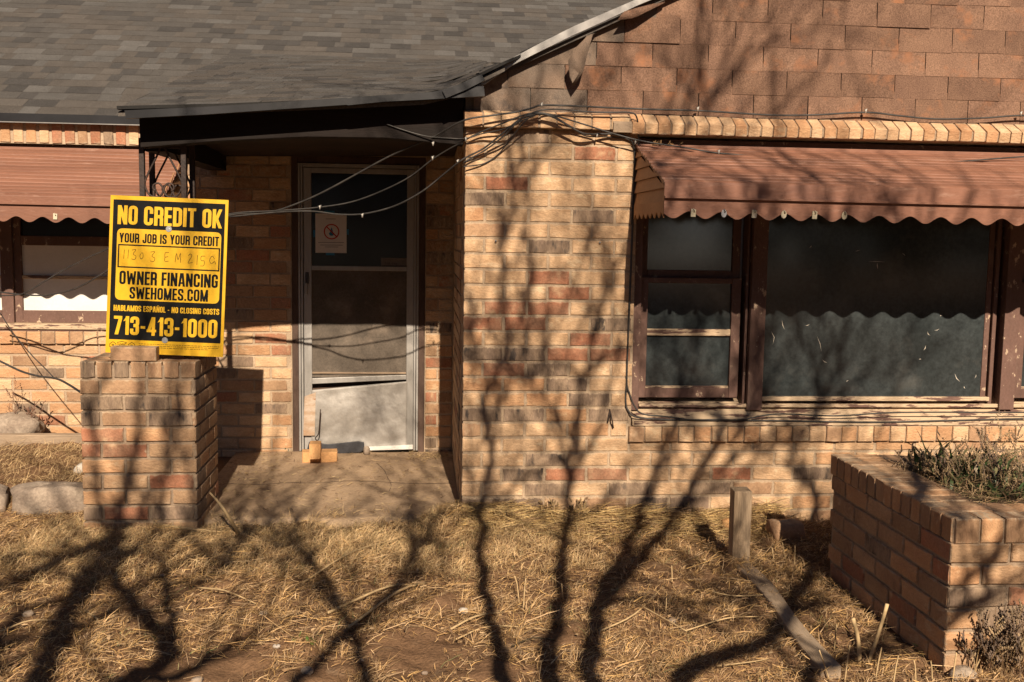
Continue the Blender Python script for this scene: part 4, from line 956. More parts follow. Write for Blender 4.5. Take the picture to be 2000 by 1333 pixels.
for j in range(nY+1):
    for i in range(nX+1):
        x = -1.30+(XL-.003+1.30)*i/nX; y = .06+(EY-.003-.06)*j/nY; vs.append((x, y+(.02*math.sin(x*5)+.012*math.sin(x*17) if j == 0 else 0), -.102+.004*math.sin(x*4+y*3)))
N1 = (nX+1)*(nY+1); vs += [(vs[i][0], vs[i][1]-.0, -.22) for i in range(nX+1)]
fs = [(j*(nX+1)+i, j*(nX+1)+i+1, (j+1)*(nX+1)+i+1, (j+1)*(nX+1)+i) for j in range(nY) for i in range(nX)]+[(i, N1+i, N1+i+1, i+1) for i in range(nX)]
b.add(vs, fs, True); slab = tag(b.build('porch_slab', M['concrete']), 'dusty cracked concrete porch slab before the door', kind='structure')
M['crack'] = mat('crack_dirt', (.075, .052, .036), None, 9, (.3, 60), rough=1)
def ribbon(pts, wd, zoff, name, matn, parent):
    b = MB(); P = [Vector(p) for p in pts]; vs = []
    for i, p in enumerate(P):
        d = (P[min(i+1, len(P)-1)]-P[max(0, i-1)]).normalized(); n = Vector((-d.y, d.x, 0)); ww = wd*rnd.uniform(.4, 1.2); vs += [p+n*ww+Vector((0, 0, zoff)), p-n*ww+Vector((0, 0, zoff))]
    b.add(vs, [(2*i, 2*i+1, 2*i+3, 2*i+2) for i in range(len(P)-1)]); return b.build(name, matn, parent)
cr = [at(x, y, z=-.102) for x, y in ((440, 944), (500, 946), (560, 943), (620, 944), (680, 941), (740, 943), (800, 946), (880, 945))]
ribbon([p+Vector((0, 0, .004*math.sin(p.x*4+p.y*3))) for p in smoothpath(cr, 6)], .004, .002, 'crack', M['crack'], slab)
cr = [at(x, y, z=-.102) for x, y in ((735, 905), (750, 920), (757, 935), (764, 950), (760, 962))]
ribbon([p+Vector((0, 0, .004*math.sin(p.x*4+p.y*3))) for p in smoothpath(cr, 5)], .002, .003, 'crack', M['crack'], slab)

# ------------------------------------------------------------------ straw: tens of thousands of real blades
def blades(name, px, py, pz, length, width, yaw, lift, bend, cols, label, category='straw', matn='straw', pz_keep=False):
    n = len(px); t = np.array([0, .5, 1.0])
    dx, dy_ = np.cos(yaw), np.sin(yaw); V = np.zeros((n, 6, 3))
    for k, tt in enumerate(t):
        run = length*tt; side = bend*length*tt*tt
        cx = px+dx*np.cos(lift)*run-dy_*side; cy = py+dy_*np.cos(lift)*run+dx*side; cz = pz+np.sin(lift)*run-.25*np.abs(np.sin(lift))*length*tt*tt
        wv = width*(1 if k < 2 else .35)
        V[:, 2*k, 0] = cx-dy_*wv; V[:, 2*k, 1] = cy+dx*wv*.6; V[:, 2*k, 2] = cz+wv*.5
        V[:, 2*k+1, 0] = cx+dy_*wv; V[:, 2*k+1, 1] = cy-dx*wv*.6; V[:, 2*k+1, 2] = cz-wv*.5
    base = np.arange(n)[:, None]*6; F = np.concatenate([base+np.array([[0, 1, 3, 2]]), base+np.array([[2, 3, 5, 4]])], 0)
    me = bpy.data.meshes.new(name); me.vertices.add(n*6); me.vertices.foreach_set('co', V.reshape(-1))
    nf = len(F); me.loops.add(nf*4); me.loops.foreach_set('vertex_index', F.reshape(-1).astype(np.int32)); me.polygons.add(nf); me.polygons.foreach_set('loop_start', np.arange(0, nf*4, 4, dtype=np.int32)); me.polygons.foreach_set('loop_total', np.full(nf, 4, dtype=np.int32))
    me.update(); a = me.color_attributes.new('Col', 'FLOAT_COLOR', 'POINT'); cc = np.ones((n*6, 4)); cc[:, :3] = np.repeat(cols, 6, 0); a.data.foreach_set('color', cc.reshape(-1)); me.materials.append(M[matn]); me.validate()
    return tag(inst(name, me, (0, 0, 0)), label, category, kind='stuff')
BARE = [(at(x, y, z=-.12).x, at(x, y, z=-.12).y, r) for x, y, r in ((800, 1275, .20), (430, 1310, .16), (1090, 1240, .12), (1780, 1245, .16), (1700, 1170, .12), (870, 1180, .10), (960, 1320, .10), (300, 1310, .12), (1290, 1110, .07), (620, 1330, .12))]
def scatter(n, x0, x1, y0, y1, dens):
    X = rs.uniform(x0, x1, n*3); Y = rs.uniform(y0, y1, n*3); k = rs.uniform(0, 1, n*3) < dens(X, Y)
    k &= ~((X > PX_0-.01) & (X < PX_1+.01) & (Y > PYF-.01) & (Y < PYB+.01)); k &= ~((X > PLX-.01) & (Y > PLF-.01) & (Y < PLB+.01)); k &= ~((X > XL-.01) & (Y > -.012))
    for bx, by, br in BARE: k &= ~(rs.uniform(0, 1, n*3) < 1.1*np.exp(-(((X-bx)/br)**2+((Y-by)/(br*1.2))**2)**2))
    return X[k][:n], Y[k][:n]
STC = np.array([[.62, .405, .195], [.54, .335, .145], [.68, .475, .26], [.42, .25, .105], [.26, .15, .068], [.50, .345, .195], [.62, .39, .15]])
def colours(n, pal, j=.18): return pal[rs.randint(0, len(pal), n)]*rs.uniform(1-j, 1+j, (n, 1))
patch = lambda X, Y: .5+.5*np.sin(X*2.3+1.3*np.sin(Y*1.7))*np.cos(Y*2.9+.7*np.sin(X*3.1))
# matted fine straw
X, Y = scatter(105000, -3.3, 3.1, -2.7, .30, lambda X, Y: .30+.7*patch(X, Y)**.7); n = len(X)
blades('straw_mat', X, Y, ground_h(X, Y)+rs.uniform(.000, .026, n), rs.uniform(.010, .055, n), rs.uniform(.0006, .0013, n), rs.uniform(0, 6.28, n), rs.normal(.15, .40, n), rs.normal(0, .6, n), colours(n, STC*.80, .5), 'matted dry straw covering the yard in front of the house')
# rooted tufts of dead grass, blades fanning out of each crown
nt2 = 2300; cx2, cy2 = scatter(nt2, -3.2, 3.0, -2.7, .1, lambda X, Y: .15+.85*patch(X*1.7+.4, Y*1.9)); nt2 = len(cx2); per_t = rs.randint(10, 34, nt2); I = np.repeat(np.arange(nt2), per_t); n = len(I)
ang = rs.uniform(0, 6.28, n); rad = np.abs(rs.normal(0, .018, n)); sz = rs.uniform(.5, 1.25, nt2)[I]; tint = rs.uniform(.45, 1.1, (nt2, 1))[I]
X = cx2[I]+rad*np.cos(ang); Y = cy2[I]+rad*np.sin(ang); k = ~((X > XL-.01) & (Y > -.012)); 
blades('grass_tufts', X[k], Y[k], ground_h(X, Y)[k]-.002, (rs.uniform(.03, .10, n)*sz)[k], rs.uniform(.0006, .0013, n)[k], (ang+rs.normal(0, .7, n))[k], rs.uniform(.1, 1.2, n)[k], rs.normal(0, .5, n)[k], (colours(n, STC, .2)*tint)[k], 'rooted tufts of dead grass all over the yard', 'grass')
# longer loose straw in drifts with a common lie
X, Y = scatter(2300, -3.3, 3.1, -2.7, .05, lambda X, Y: .04+.96*patch(X+1, Y-.6)**3); n = len(X); lie = .5*np.sin(X*1.3)+.6*np.cos(Y*1.1)+.15
blades('loose_straw', X, Y, ground_h(X, Y)+rs.uniform(.010, .045, n), rs.uniform(.05, .20, n)*rs.uniform(.5, 1.1, n), rs.uniform(.0007, .0020, n), np.where(rs.uniform(0, 1, n) < .6, lie+rs.normal(0, .4, n), rs.uniform(0, 6.28, n)), rs.normal(.03, .14, n), rs.normal(0, .18, n), colours(n, STC[[0, 2, 5, 6, 1]]*.95, .3), 'long loose straw lying in drifts across the yard')
# crumbled leaves and bark
X, Y = scatter(7000, -3.3, 3.1, -2.7, .1, lambda X, Y: .2+.8*patch(X*2.2, Y*2.6+1)); n = len(X)
blades('leaf_litter', X, Y, ground_h(X, Y)+rs.uniform(.004, .030, n), rs.uniform(.006, .022, n), rs.uniform(.002, .006, n), rs.uniform(0, 6.28, n), rs.normal(.1, .4, n), rs.normal(0, .5, n), colours(n, np.array([[.26, .15, .075], [.17, .10, .055], [.36, .22, .11], [.42, .29, .16]]), .3), 'crumbled dead leaves mixed into the straw', 'leaves')
# short curly grass before the slab, around the pillar and on the raised bed
X, Y = scatter(24000, -2.0, .9, -.85, .24, lambda X, Y: np.where(Y > .06+.05*np.sin(X*9)+.04*np.sin(X*23)+.10*(X > .05), .02, np.clip(1.05-.9*np.abs(Y+.1), .1, 1))*(.35+.65*patch(X*1.5, Y*2))); n = len(X)
blades('dry_grass', X, Y, np.where((X > -1.3) & (Y > .05), -.100, ground_h(X, Y)+.004), rs.uniform(.02, .085, n), rs.uniform(.0006, .0013, n), rs.uniform(0, 6.28, n), rs.uniform(.3, 1.4, n), rs.normal(0, .5, n), colours(n, np.array([[.68, .48, .26], [.60, .41, .20], [.48, .33, .165], [.42, .32, .16]]), .2), 'short curly bleached grass along the edge of the porch slab', 'grass')
X, Y = scatter(9000, -3.6, -1.76, .30, 1.36, lambda X, Y: .4+.6*patch(X*2, Y*2)); n = len(X)
blades('bank_grass', X, Y, ground_h(X, Y)+.002, rs.uniform(.025, .085, n), rs.uniform(.0007, .0014, n), rs.uniform(0, 6.28, n), rs.uniform(.05, 1.3, n), rs.normal(0, .5, n), colours(n, np.array([[.48, .33, .165], [.34, .22, .105], [.2, .125, .06], [.58, .42, .22]]), .2), 'dry grass on the raised bed behind the edging stones', 'grass')
# a little living green
X, Y = scatter(1500, -2.6, 2.0, -2.4, .0, lambda X, Y: np.clip((patch(X*3+2, Y*3)-.62)*3, 0, 1)); n = len(X)
blades('green_grass', X, Y, ground_h(X, Y)+.004, rs.uniform(.03, .07, n), rs.uniform(.0006, .0012, n), rs.uniform(0, 6.28, n), rs.uniform(.3, 1.4, n), rs.normal(0, .5, n), colours(n, np.array([[.16, .19, .08], [.22, .24, .10], [.30, .28, .13]]), .25), 'sparse tufts of green grass among the straw', 'grass')
# coarse heap along the wall foot
X, Y = scatter(6500, .2, 1.95, -.30, -.012, lambda X, Y: .6+.4*patch(X*2, Y)); n = len(X)
blades('straw_heap', X, Y, ground_h(X, Y)+rs.uniform(.005, .05, n)*np.clip(1.2+Y*3, .2, 1), rs.uniform(.04, .16, n), rs.uniform(.0008, .002, n), np.where(rs.uniform(0, 1, n) < .6, rs.normal(.05, .25, n)+math.pi*rs.randint(0, 2, n), rs.uniform(0, 6.28, n)), rs.normal(.05, .2, n), rs.normal(0, .2, n), colours(n, np.array([[.56, .38, .15], [.6, .44, .2], [.4, .26, .11], [.24, .15, .08]]), .2), 'heap of golden straw against the foot of the front wall')
# leaf crumbs and straw blown onto the slab
X = np.concatenate([rs.uniform(-.1, .2, 500), rs.uniform(-1.28, .2, 1300), rs.uniform(-1.28, -.95, 300)]); Y = np.concatenate([rs.normal(1.62, .07, 500), rs.uniform(.1, 1.75, 1300), rs.uniform(.5, 1.75, 300)]); k = (Y < EY-.02) & ~((X > PX_0) & (X < PX_1+.01) & (Y < PYB+.01)); X, Y = X[k], Y[k]; n = len(X)
blades('slab_litter', X, Y, np.full(n, -.098)+rs.uniform(.001, .012, n), rs.uniform(.008, .06, n), rs.uniform(.0006, .0018, n), rs.uniform(0, 6.28, n), rs.normal(.05, .2, n), rs.normal(0, .4, n), colours(n, np.array([[.42, .29, .14], [.28, .18, .09], [.16, .1, .06], [.5, .37, .19]]), .2), 'straw and leaf crumbs blown onto the porch slab', 'litter')

# ------------------------------------------------------------------ single dry stalks and sticks
def colour_tube(name, pts, rad, colr, label, cat, group=None, n=6, kind=None):
    b = MB(); b.tube(smoothpath(pts, 4), np.interp(np.linspace(0, 1, (len(pts)-1)*4+1), np.linspace(0, 1, len(rad)), rad).tolist(), n)
    k = 'st%d' % (int(colr*1000)); c = (colr, colr*.72, colr*.38)
    if k not in M: M[k] = mat('stalk', c, tuple(q*.8 for q in c), 12, (.2, 80), rough=.7, bump=None)
    return tag(b.build(name, M[k]), label, cat, group, kind)
def g_at(x, y, up=.012):
    p = at(x, y, z=-.12); p.z = float(ground_h(p.x, p.y))+up; return p
STK = [((590, 1140), (690, 1095), (790, 1055), .0045), ((640, 1205), (760, 1155), (830, 1150), .006), ((680, 1225), (780, 1170), (835, 1145), .006), ((985, 1005), (1020, 1045), (1055, 1085), .004), ((1390, 1165), (1440, 1175), (1540, 1170), .003),
       ((1170, 1235), (1240, 1210), (1300, 1150), .004), ((1240, 1192), (1330, 1250), (1340, 1252), .003), ((890, 1255), (960, 1235), (1080, 1225), .003), ((0, 1240), (60, 1225), (130, 1212), .004), ((170, 1190), (190, 1210), (185, 1212), .004),
       ((385, 1160), (440, 1180), (500, 1195), .004), ((880, 1230), (930, 1215), (985, 1198), .005), ((1340, 1250), (1420, 1225), (1490, 1215), .003), ((290, 1065), (340, 1040), (350, 1032), .004), ((265, 1035), (285, 1060), (290, 1066), .003), ((1400, 1308), (1470, 1303), (1500, 1298), .003)]
for i, (p, q, r, rad) in enumerate(sorted(STK)):
    pts = [g_at(*p, .02), g_at(*q, .03), g_at(*r, .02)]
    colour_tube('dry_stalk', pts, [rad, rad*.9, rad*.5], rnd.choice([.50, .55, .46]), 'dry stalk lying flat on the straw, %s such stalk counted from the left' % ORD[i], 'stalk', 'dry stalks lying on the yard')
pts = [g_at(470, 1040, .01), at(440, 1000, Y=-.30), at(424, 978, Y=-.25), at(410, 963, Y=-.22)]
colour_tube('broken_stick', pts, [.010, .009, .007, .005], .52, 'broken pale stick leaning up beside the brick pillar', 'stick')
pts = [g_at(620, 1040, .02), at(520, 1038, Y=-.22), at(430, 1040, Y=-.25), at(380, 1040, Y=-.28)]
colour_tube('broken_stick', [g_at(300, 1040, .02), g_at(360, 1042, .03), g_at(430, 1044, .02)], [.007, .008, .006], .50, 'pale stick lying along the front of the brick pillar', 'stick')
STUB = [((1680, 1290), (1676, 1250), (1666, 1208), .0085, 'thick cut plant stub standing upright near the plank'), ((1695, 1290), (1715, 1240), (1733, 1180), .0075, 'tall slanting cut plant stub beside the planter')]
for p, q, r, rad, lab in STUB:
    a = g_at(*p, .0); Yq = a.y; colour_tube('cut_stub', [a, at(*q, Y=Yq), at(*r, Y=Yq-.01)], [rad, rad*.9, rad*.95], .56, lab, 'stub')
SPK = [(1100, 1170, 1097, 1140), (1303, 1075, 1302, 1040), (1300, 1200, 1302, 1168), (1313, 1140, 1312, 1105), (1022, 1175, 1027, 1130), (1790, 1320, 1785, 1290), (1822, 1325, 1818, 1292), (1860, 1330, 1868, 1275), (1512, 1100, 1508, 1070), (1552, 1100, 1553, 1066), (1535, 1098, 1528, 1060), (1630, 1260, 1634, 1220), (1900, 1320, 1925, 1262), (1650, 1325, 1660, 1260), (1710, 1320, 1722, 1265), (1745, 1325, 1755, 1280), (1620, 1325, 1600, 1270), (1015, 1160, 1005, 1125)]
for i, (x0, y0, x1, y1) in enumerate(sorted(SPK)):
    a = g_at(x0, y0, 0); colour_tube('stubble', [a, at((x0+x1)/2, (y0+y1)/2, Y=a.y), at(x1, y1, Y=a.y)], [.0032, .0028, .0026], rnd.choice([.5, .56, .44]), 'upright cut stem of stubble in the yard, %s counted from the left' % ORD[i], 'stubble', 'upright stubble stems in the yard', n=5)
# dark loose wire in the straw
colour_tube('buried_wire', [g_at(1000, 1265, .02), g_at(1040, 1255, .025), g_at(1085, 1246, .02)], [.003, .003, .003], .06, 'short dark wire lying in the straw by the bare patch', 'wire')
# pebbles and chips
def rock(name, cx, cy, cz, rx, ry, rz_, matn, label, cat, group=None, seed=0, sub=14, flat=.9):
    r = random.Random(seed); b = MB(); vs = []; n, m = sub, max(6, sub//2); ph = [r.uniform(0, 6.28) for _ in range(6)]
    for j in range(m+1):
        t = math.pi*j/m
        for i in range(n):
            p = 2*math.pi*i/n; k = 1+.10*math.sin(2*p+ph[0])+.08*math.sin(3*p+ph[1]+t*2)+.05*math.sin(5*p+ph[2]+3*t)+.04*math.sin(7*p+5*t+ph[4])+r.uniform(-.05, .05)
            e = lambda v: math.copysign(abs(v)**flat, v)
            vs.append((cx+rx*k*e(math.sin(t))*e(math.cos(p)), cy+ry*k*e(math.sin(t))*e(math.sin(p)), cz+rz_*(1+.08*math.sin(2*p+ph[3]))*e(math.cos(t))))
    fs = [(j*n+i, (j+1)*n+i, (j+1)*n+(i+1) % n, j*n+(i+1) % n) for j in range(m) for i in range(n)]
    b.add(vs, fs, True); return tag(b.build(name, M[matn]), label, cat, group)
rock('edging_stone', -2.055, .36, -.06, .205, .10, .085, 'stone', 'long pale edging stone beside the brick pillar', 'stone', 'edging stones of the raised bed', 3, 22, .42)
rock('edging_stone', -2.50, .37, -.07, .205, .10, .08, 'stone', 'edging stone cut off by the left border of the picture', 'stone', 'edging stones of the raised bed', 5, 22, .42)
rock('edging_stone', -2.95, .37, -.07, .2, .10, .08, 'stone', 'edging stone outside the left border of the picture', 'stone', 'edging stones of the raised bed', 6, 22, .42)
rock('white_stone', -2.02, .78, -.005, .05, .05, .055, 'stonew', 'small white stone behind the pillar on the raised bed', 'stone', None, 8, 14, .7)
rock('field_stone', -2.74, 1.62, .12, .20, .12, .09, 'stone', 'big rounded brown stone behind the timber edging', 'stone', None, 9, 22, .8)
rock('broken_brick', 1.93, -.34, -.075, .085, .06, .055, 'brown', 'broken brick half buried in straw by the wooden post', 'brick', None, 12, 12, .35)
rock('brick_chip', 1.66, -.17, -.09, .03, .03, .03, 'newbrick', 'small brick chip beside the wooden post at the wall', 'brick', None, 13, 10, .5)
PEB = [(112, 1065, .016), (55, 1200, .022), (385, 1320, .022), (515, 1205, .02), (830, 1305, .012), (905, 1195, .022), (1880, 1320, .05), (1905, 1300, .035), (1315, 1215, .022), (540, 1275, .014), (1095, 1110, .012), (318, 1128, .012), (705, 1290, .012), (600, 1315, .026)]
for i, (x, y, r) in enumerate(sorted(PEB)):
    p = g_at(x, y, .008); rock('pebble', p.x, p.y, p.z, r, r*.8, r*.55, 'stonew' if i % 4 == 1 else 'stone', 'small %s stone lying in the straw, %s counted from the left' % ('flat' if r > .018 else 'round', ORD[i]), 'stone', 'small stones in the yard', 20+i, 10, .8)
# timber edging behind the bed
tb = empty('timber_edging', (-2.9, 1.43, -.05), 'weathered timber edging of two boards at the foot of the left wall', 'edging')
MB().box(-4.2, -1.78, 1.40, 1.46, .012, .102, .003).build('board', M['timber'], tb, bevel=.005); MB().box(-4.2, -1.76, 1.392, 1.46, -.12, .008, .003).build('board', M['timber'], tb, bevel=.005)
# ------------------------------------------------------------------ wooden post and plank
b = MB(); b.box(1.500, 1.583, -.79, -.71, -.25, .252, .004); wp = b.build('wooden_post', M['timber_v'], bevel=.004); tag(wp, 'short weathered square wooden post standing before the front wall', 'post')
b = MB(); pa, pb = Vector((1.530, -.84, -.105)), Vector((1.50, -2.02, -.108)); d = (pb-pa).normalized(); nrm_ = Vector((-d.y, d.x, 0)); NN = 12; vs = []
for i in range(NN+1):
    t = i/NN; p = pa.lerp(pb, t)+Vector((.012*math.sin(t*5), 0, .008*math.sin(t*7))); hw = .036+.004*math.sin(t*9)
    vs += [p-nrm_*hw-Vector((0, 0, .03)), p-nrm_*hw+Vector((0, 0, .016)), p+nrm_*hw+Vector((0, 0, .022)), p+nrm_*hw-Vector((0, 0, .03))]
fs = []
for i in range(NN):
    for k in range(4): fs.append((4*i+k, 4*i+(k+1) % 4, 4*i+4+(k+1) % 4, 4*i+4+k))
fs += [(3, 2, 1, 0), tuple(4*NN+k for k in range(4))]
b.add(vs, fs); tag(b.build('wooden_plank', M['timber_y'], bevel=.006), 'grey warped plank lying on the ground from the wooden post towards the planter', 'plank')
# ------------------------------------------------------------------ things at the door
tag(inst('loose_brick', brick_mesh('newbrick', BL, BH), (-.680, 1.432, -.064), None, rot=(0, 0, .10), scale=(1.06, 1.2, 1.05)), 'yellow brick lying flat on the slab before the door', 'brick')
tag(inst('loose_brick', brick_mesh('newbrick', BL, BH), (-.668, 1.395, -.003), None, rot=(0, 0, math.pi/2+.05), scale=(.52, .82, 1.45)), 'yellow brick stood on end on the flat brick at the door', 'brick')
bb = MB(); p = [at(x, y, Y=1.745) for x, y in ((600, 877), (604, 863), (640, 868), (700, 862), (711, 864), (712, 878), (704, 884), (640, 888))]
bb.prism([(v.x, v.z) for v in p], 1.738, 1.752); sq = bb.build('squeegee', M['black'], bevel=.004); tag(sq, 'flat black rubber blade leaning on the bottom of the door', 'blade')
rock('round_stone', at(716, 880, Y=1.70).x, 1.70, -.075, .026, .02, .034, 'stone', 'small round stone against the end of the black blade', 'stone', None, 33, 10, .9)
b = MB(); q = [at(x, y, Y=1.72) for x, y in ((626, 800), (624, 830), (622, 848), (616, 856), (620, 862))]; b.tube(smoothpath(q, 4), .004, 5); tag(b.build('chain', M['iron']), 'short black chain hanging on the left side of the door', 'chain')
# small hardware on the front wall
def nail(x, y, lab, Y=-.002):
    p = at(x, y, Y=Y); b = MB(); b.tube([p+Vector((0, .01, 0)), p+Vector((0, -.012, 0))], .003, 6); b.tube([p+Vector((0, -.0121, 0)), p+Vector((0, -.015, 0))], .0055, 8); return tag(b.build('screw', M['steel']), lab, 'screw')
nail(968, 471, 'steel screw in the brick left of the front window, low pair left'); nail(1171, 474, 'steel screw in the brick close to the window side')
b = MB(); q = [at(x, y, Y=Y) for x, y, Y in ((1191, 800, -.004), (1189, 815, -.02), (1187, 826, -.012))]; b.tube(smoothpath(q, 4), .0035, 6); q = [at(x, y, Y=Y) for x, y, Y in ((1191, 801, -.006), (1195, 818, -.03), (1198, 836, -.016))]; b.tube(smoothpath(q, 4), .004, 6)
tag(b.build('wall_hook', M['iron']), 'bent rusty wire hook hanging on the brick under the window corner', 'hook')

# ================================================================== CABLES
def cable(pts, r, label, clips=(), mt='cable'):
    """pts: (px, py, depth) measured along the cable"""
    P = smoothpath([at(x, y, Y=Y) for x, y, Y in pts], 6); b = MB(); b.tube(P, r, 6); o = b.build('cable', M[mt]); tag(o, label, 'cable', 'cables strung across the facade')
    for x, y, Y in clips:
        p = at(x, y, Y=Y); MB().tube([p+Vector((-.004, 0, .004)), p+Vector((.004, -.002, .010)), p+Vector((.002, .0, -.012))], [.006, .007, .004], 6).build('clip', M['clip'], o)
    return o
K_ = -.045
cable([(-40, 568, 1.25), (0, 571, 1.2), (55, 577, 1.1), (100, 576, 1.05), (150, 563, .9), (205, 532, .75), (320, 462, .6), (448, 421, .5), (520, 416, .45), (575, 400, .4), (640, 371, .3), (760, 306, .15), (842, 270, .03), (905, 236, -.10), (960, 226, -.10), (1010, 219, -.10), (1040, 211, -.10), (1058, 206, -.10), (1110, 207, -.10), (1240, 213, -.03), (1370, 217, -.03), (1500, 225, -.03), (1590, 225, -.03), (1690, 220, -.03), (1760, 227, -.03), (1830, 233, -.03), (1920, 231, -.03), (2010, 226, -.03), (2200, 232, -.03)], .0050,
      'long black cable running from the left window up over the brick cornice', [(845, 281, .03), (1057, 205, -.10), (1147, 211, -.06), (1362, 213, -.035), (1690, 217, -.035), (1993, 222, -.035)])
cable([(-40, 580, 1.25), (0, 578, 1.2), (45, 574, 1.1), (90, 548, 1.05), (130, 525, 1.0), (207, 488, .8), (320, 445, .6), (448, 418, .5), (540, 412, .42), (625, 405, .35), (700, 391, .3), (790, 352, .2), (850, 308, .1), (905, 276, -.02), (940, 258, -.045), (985, 240, -.09), (1020, 226, -.10), (1045, 221, -.10), (1075, 224, -.10), (1130, 240, -.09), (1200, 262, -.08), (1260, 277, -.09), (1340, 289, -.13), (1400, 299, -.16), (1500, 307, -.18), (1600, 311, -.19), (1720, 314, -.19), (1830, 318, -.19), (1900, 314, -.18), (2010, 306, -.17), (2200, 300, -.17)], .0042,
      'black cable that sags across the door and rests on the front awning', [(624, 405, .35), (844, 309, .1), (1403, 297, -.165)])
cable([(448, 424, .5), (540, 415, .42), (610, 413, .36), (660, 419, .3), (710, 418, .25), (770, 403, .2), (825, 374, .12), (870, 338, .05), (905, 311, -.03), (945, 290, K_), (985, 258, -.09), (1015, 234, -.10), (1045, 224, -.105), (1078, 227, -.10), (1108, 244, -.09), (1140, 261, -.08), (1180, 262, -.04), (1215, 264, -.03), (1234, 276, -.02), (1240, 300, -.01), (1239, 350, -.008), (1236, 420, -.006), (1232, 520, -.006), (1228, 620, -.006), (1224, 740, -.006), (1222, 785, -.008), (1228, 804, -.014), (1244, 815, -.022), (1300, 820, -.024), (1400, 822, -.024), (1500, 822, -.024), (1700, 825, -.024), (1850, 822, -.024), (2010, 818, -.024), (2200, 815, -.024)], .0048,
      'black cable that loops lowest over the door and runs down round the window sill', [(707, 421, .25), (893, 316, 0), (1165, 264, -.05)])
cable([(905, 318, -.03), (950, 292, K_), (985, 265, -.09), (1018, 233, -.10), (1052, 217, -.10), (1090, 214, -.09), (1150, 219, -.085), (1195, 220, -.085), (1228, 220, -.085), (1243, 228, -.085), (1247, 262, -.05), (1247, 300, -.02), (1243, 340, -.012), (1238, 395, -.010), (1233, 520, -.0105), (1228, 640, -.0105), (1224, 740, -.0105), (1230, 770, -.012), (1240, 795, -.016), (1256, 809, -.022), (1300, 814, -.03), (1350, 820, -.03), (1400, 820, -.030), (1450, 820, -.03), (1490, 812, -.03), (1530, 809, -.03), (1600, 812, -.03), (1650, 812, -.030), (1760, 806, -.03), (1990, 806, -.03), (2100, 806, -.03)], .0042,
      'thin black cable going down the brick edge and sagging along the peeling sill', [(1240, 278, -.03)])
cable([(755, 243, .02), (790, 255, .02), (830, 266, .01), (870, 270, -.02), (909, 271, -.04), (940, 262, -.05), (985, 252, -.09), (1020, 236, -.1), (1045, 226, -.11)], .0036, 'short black cable from the porch beam to the cable bundle', [(909, 272, -.045)])
cable([(905, 326, -.04), (945, 320, -.012), (975, 300, -.012), (1000, 268, -.06), (1025, 238, -.1), (1050, 222, -.11), (1080, 230, -.1), (1120, 252, -.09), (1145, 266, -.05), (1190, 268, -.02), (1225, 272, -.02), (1238, 290, -.012), (1238, 350, -.009), (1233, 440, -.016)], .0036, 'lowest cable of the bundle clipped to the brick corner')
cable([(-30, 695, 1.3), (0, 706, 1.25), (40, 725, 1.15), (75, 735, 1.0), (110, 740, .85), (135, 752, .7), (160, 768, .6), (200, 790, .5)], .0065, 'thick dark cable drooping from the left border to the pillar')
cable([(-20, 590, 1.5), (0, 612, 1.45), (25, 650, 1.35), (60, 692, 1.2), (90, 722, 1.0), (105, 738, .86)], .0035, 'thin dark wire slanting down in front of the left sill')

# ================================================================== PLANTS
def plant(name, base, label, cat, group, leaves, pal, wd, hgt, spread, stems=0, twig=False):
    """arching strap leaves or a twiggy dead weed as one crown"""
    bx, by, bz = base; b = MB(); cols = []
    for i in range(leaves):
        a = rnd.uniform(0, 6.28); l = hgt*rnd.uniform(.5, 1.1); sp = spread*rnd.uniform(.2, 1); w_ = wd*rnd.uniform(.6, 1.2); o = Vector((bx+rnd.uniform(-.05, .05), by+rnd.uniform(-.04, .04), bz-.01)); c = rnd.choice(pal); kink = rnd.random() < .3
        pts = []
        for k in range(5):
            t = k/4; droop = (1.0 if not kink or t < .6 else .75)
            pts.append(o+Vector((math.cos(a)*sp*t*t*l/hgt, math.sin(a)*sp*t*t*.6, l*(t-.22*t*t*sp/.2)*droop)))
        side = Vector((-math.sin(a), math.cos(a), 0)); vs = []
        for k, p in enumerate(pts): ww = w_*[.8, 1, .9, .6, .06][k]; vs += [p-side*ww, p+side*ww+Vector((0, 0, .002))]
        b.add(vs, [(2*k, 2*k+1, 2*k+3, 2*k+2) for k in range(4)], True); cols += [c]*10
    for i in range(stems):
        a = rnd.uniform(0, 6.28); h = hgt*rnd.uniform(.6, 1.1); p = Vector((bx+rnd.uniform(-.05, .05), by+rnd.uniform(-.04, .04), bz)); d = Vector((math.cos(a)*.35, math.sin(a)*.25, 1)).normalized(); c = rnd.choice(pal); n0 = len(b.v)
        def grow(p, d, L_, r, lev):
            pts = [p]; k = 4
            for s in range(k):
                d = (d+Vector((rnd.uniform(-.2, .2), rnd.uniform(-.2, .2), rnd.uniform(-.05, .1)))).normalized(); pts.append(pts[-1]+d*L_/k)
                if lev < 2 and rnd.random() < .8: grow(pts[-1], (d+Vector((rnd.uniform(-1, 1), rnd.uniform(-.8, .8), rnd.uniform(-.1, .6)))).normalized(), L_*.45, r*.6, lev+1)
                if lev > 0 or rnd.random() < .5:
                    q = pts[-1]; e = .004; b.add([q, q+Vector((e, 0, e)), q+Vector((0, e, 2*e)), q+Vector((-e, 0, e))], [(0, 1, 2, 3)])
            b.tube(pts, [r*(1-.6*j/k) for j in range(k+1)], 3, False, False)
        grow(p, d, h, .0016, 0); cols += [c]*(len(b.v)-n0)
    o = b.build(name, M['leaf'], origin=(bx, by, bz)); me = o.data; at_ = me.color_attributes.new('Col', 'FLOAT_COLOR', 'POINT')
    for i, c in enumerate(cols): j = 1; at_.data[i].color = (*c, 1)
    return tag(o, label, cat, group)
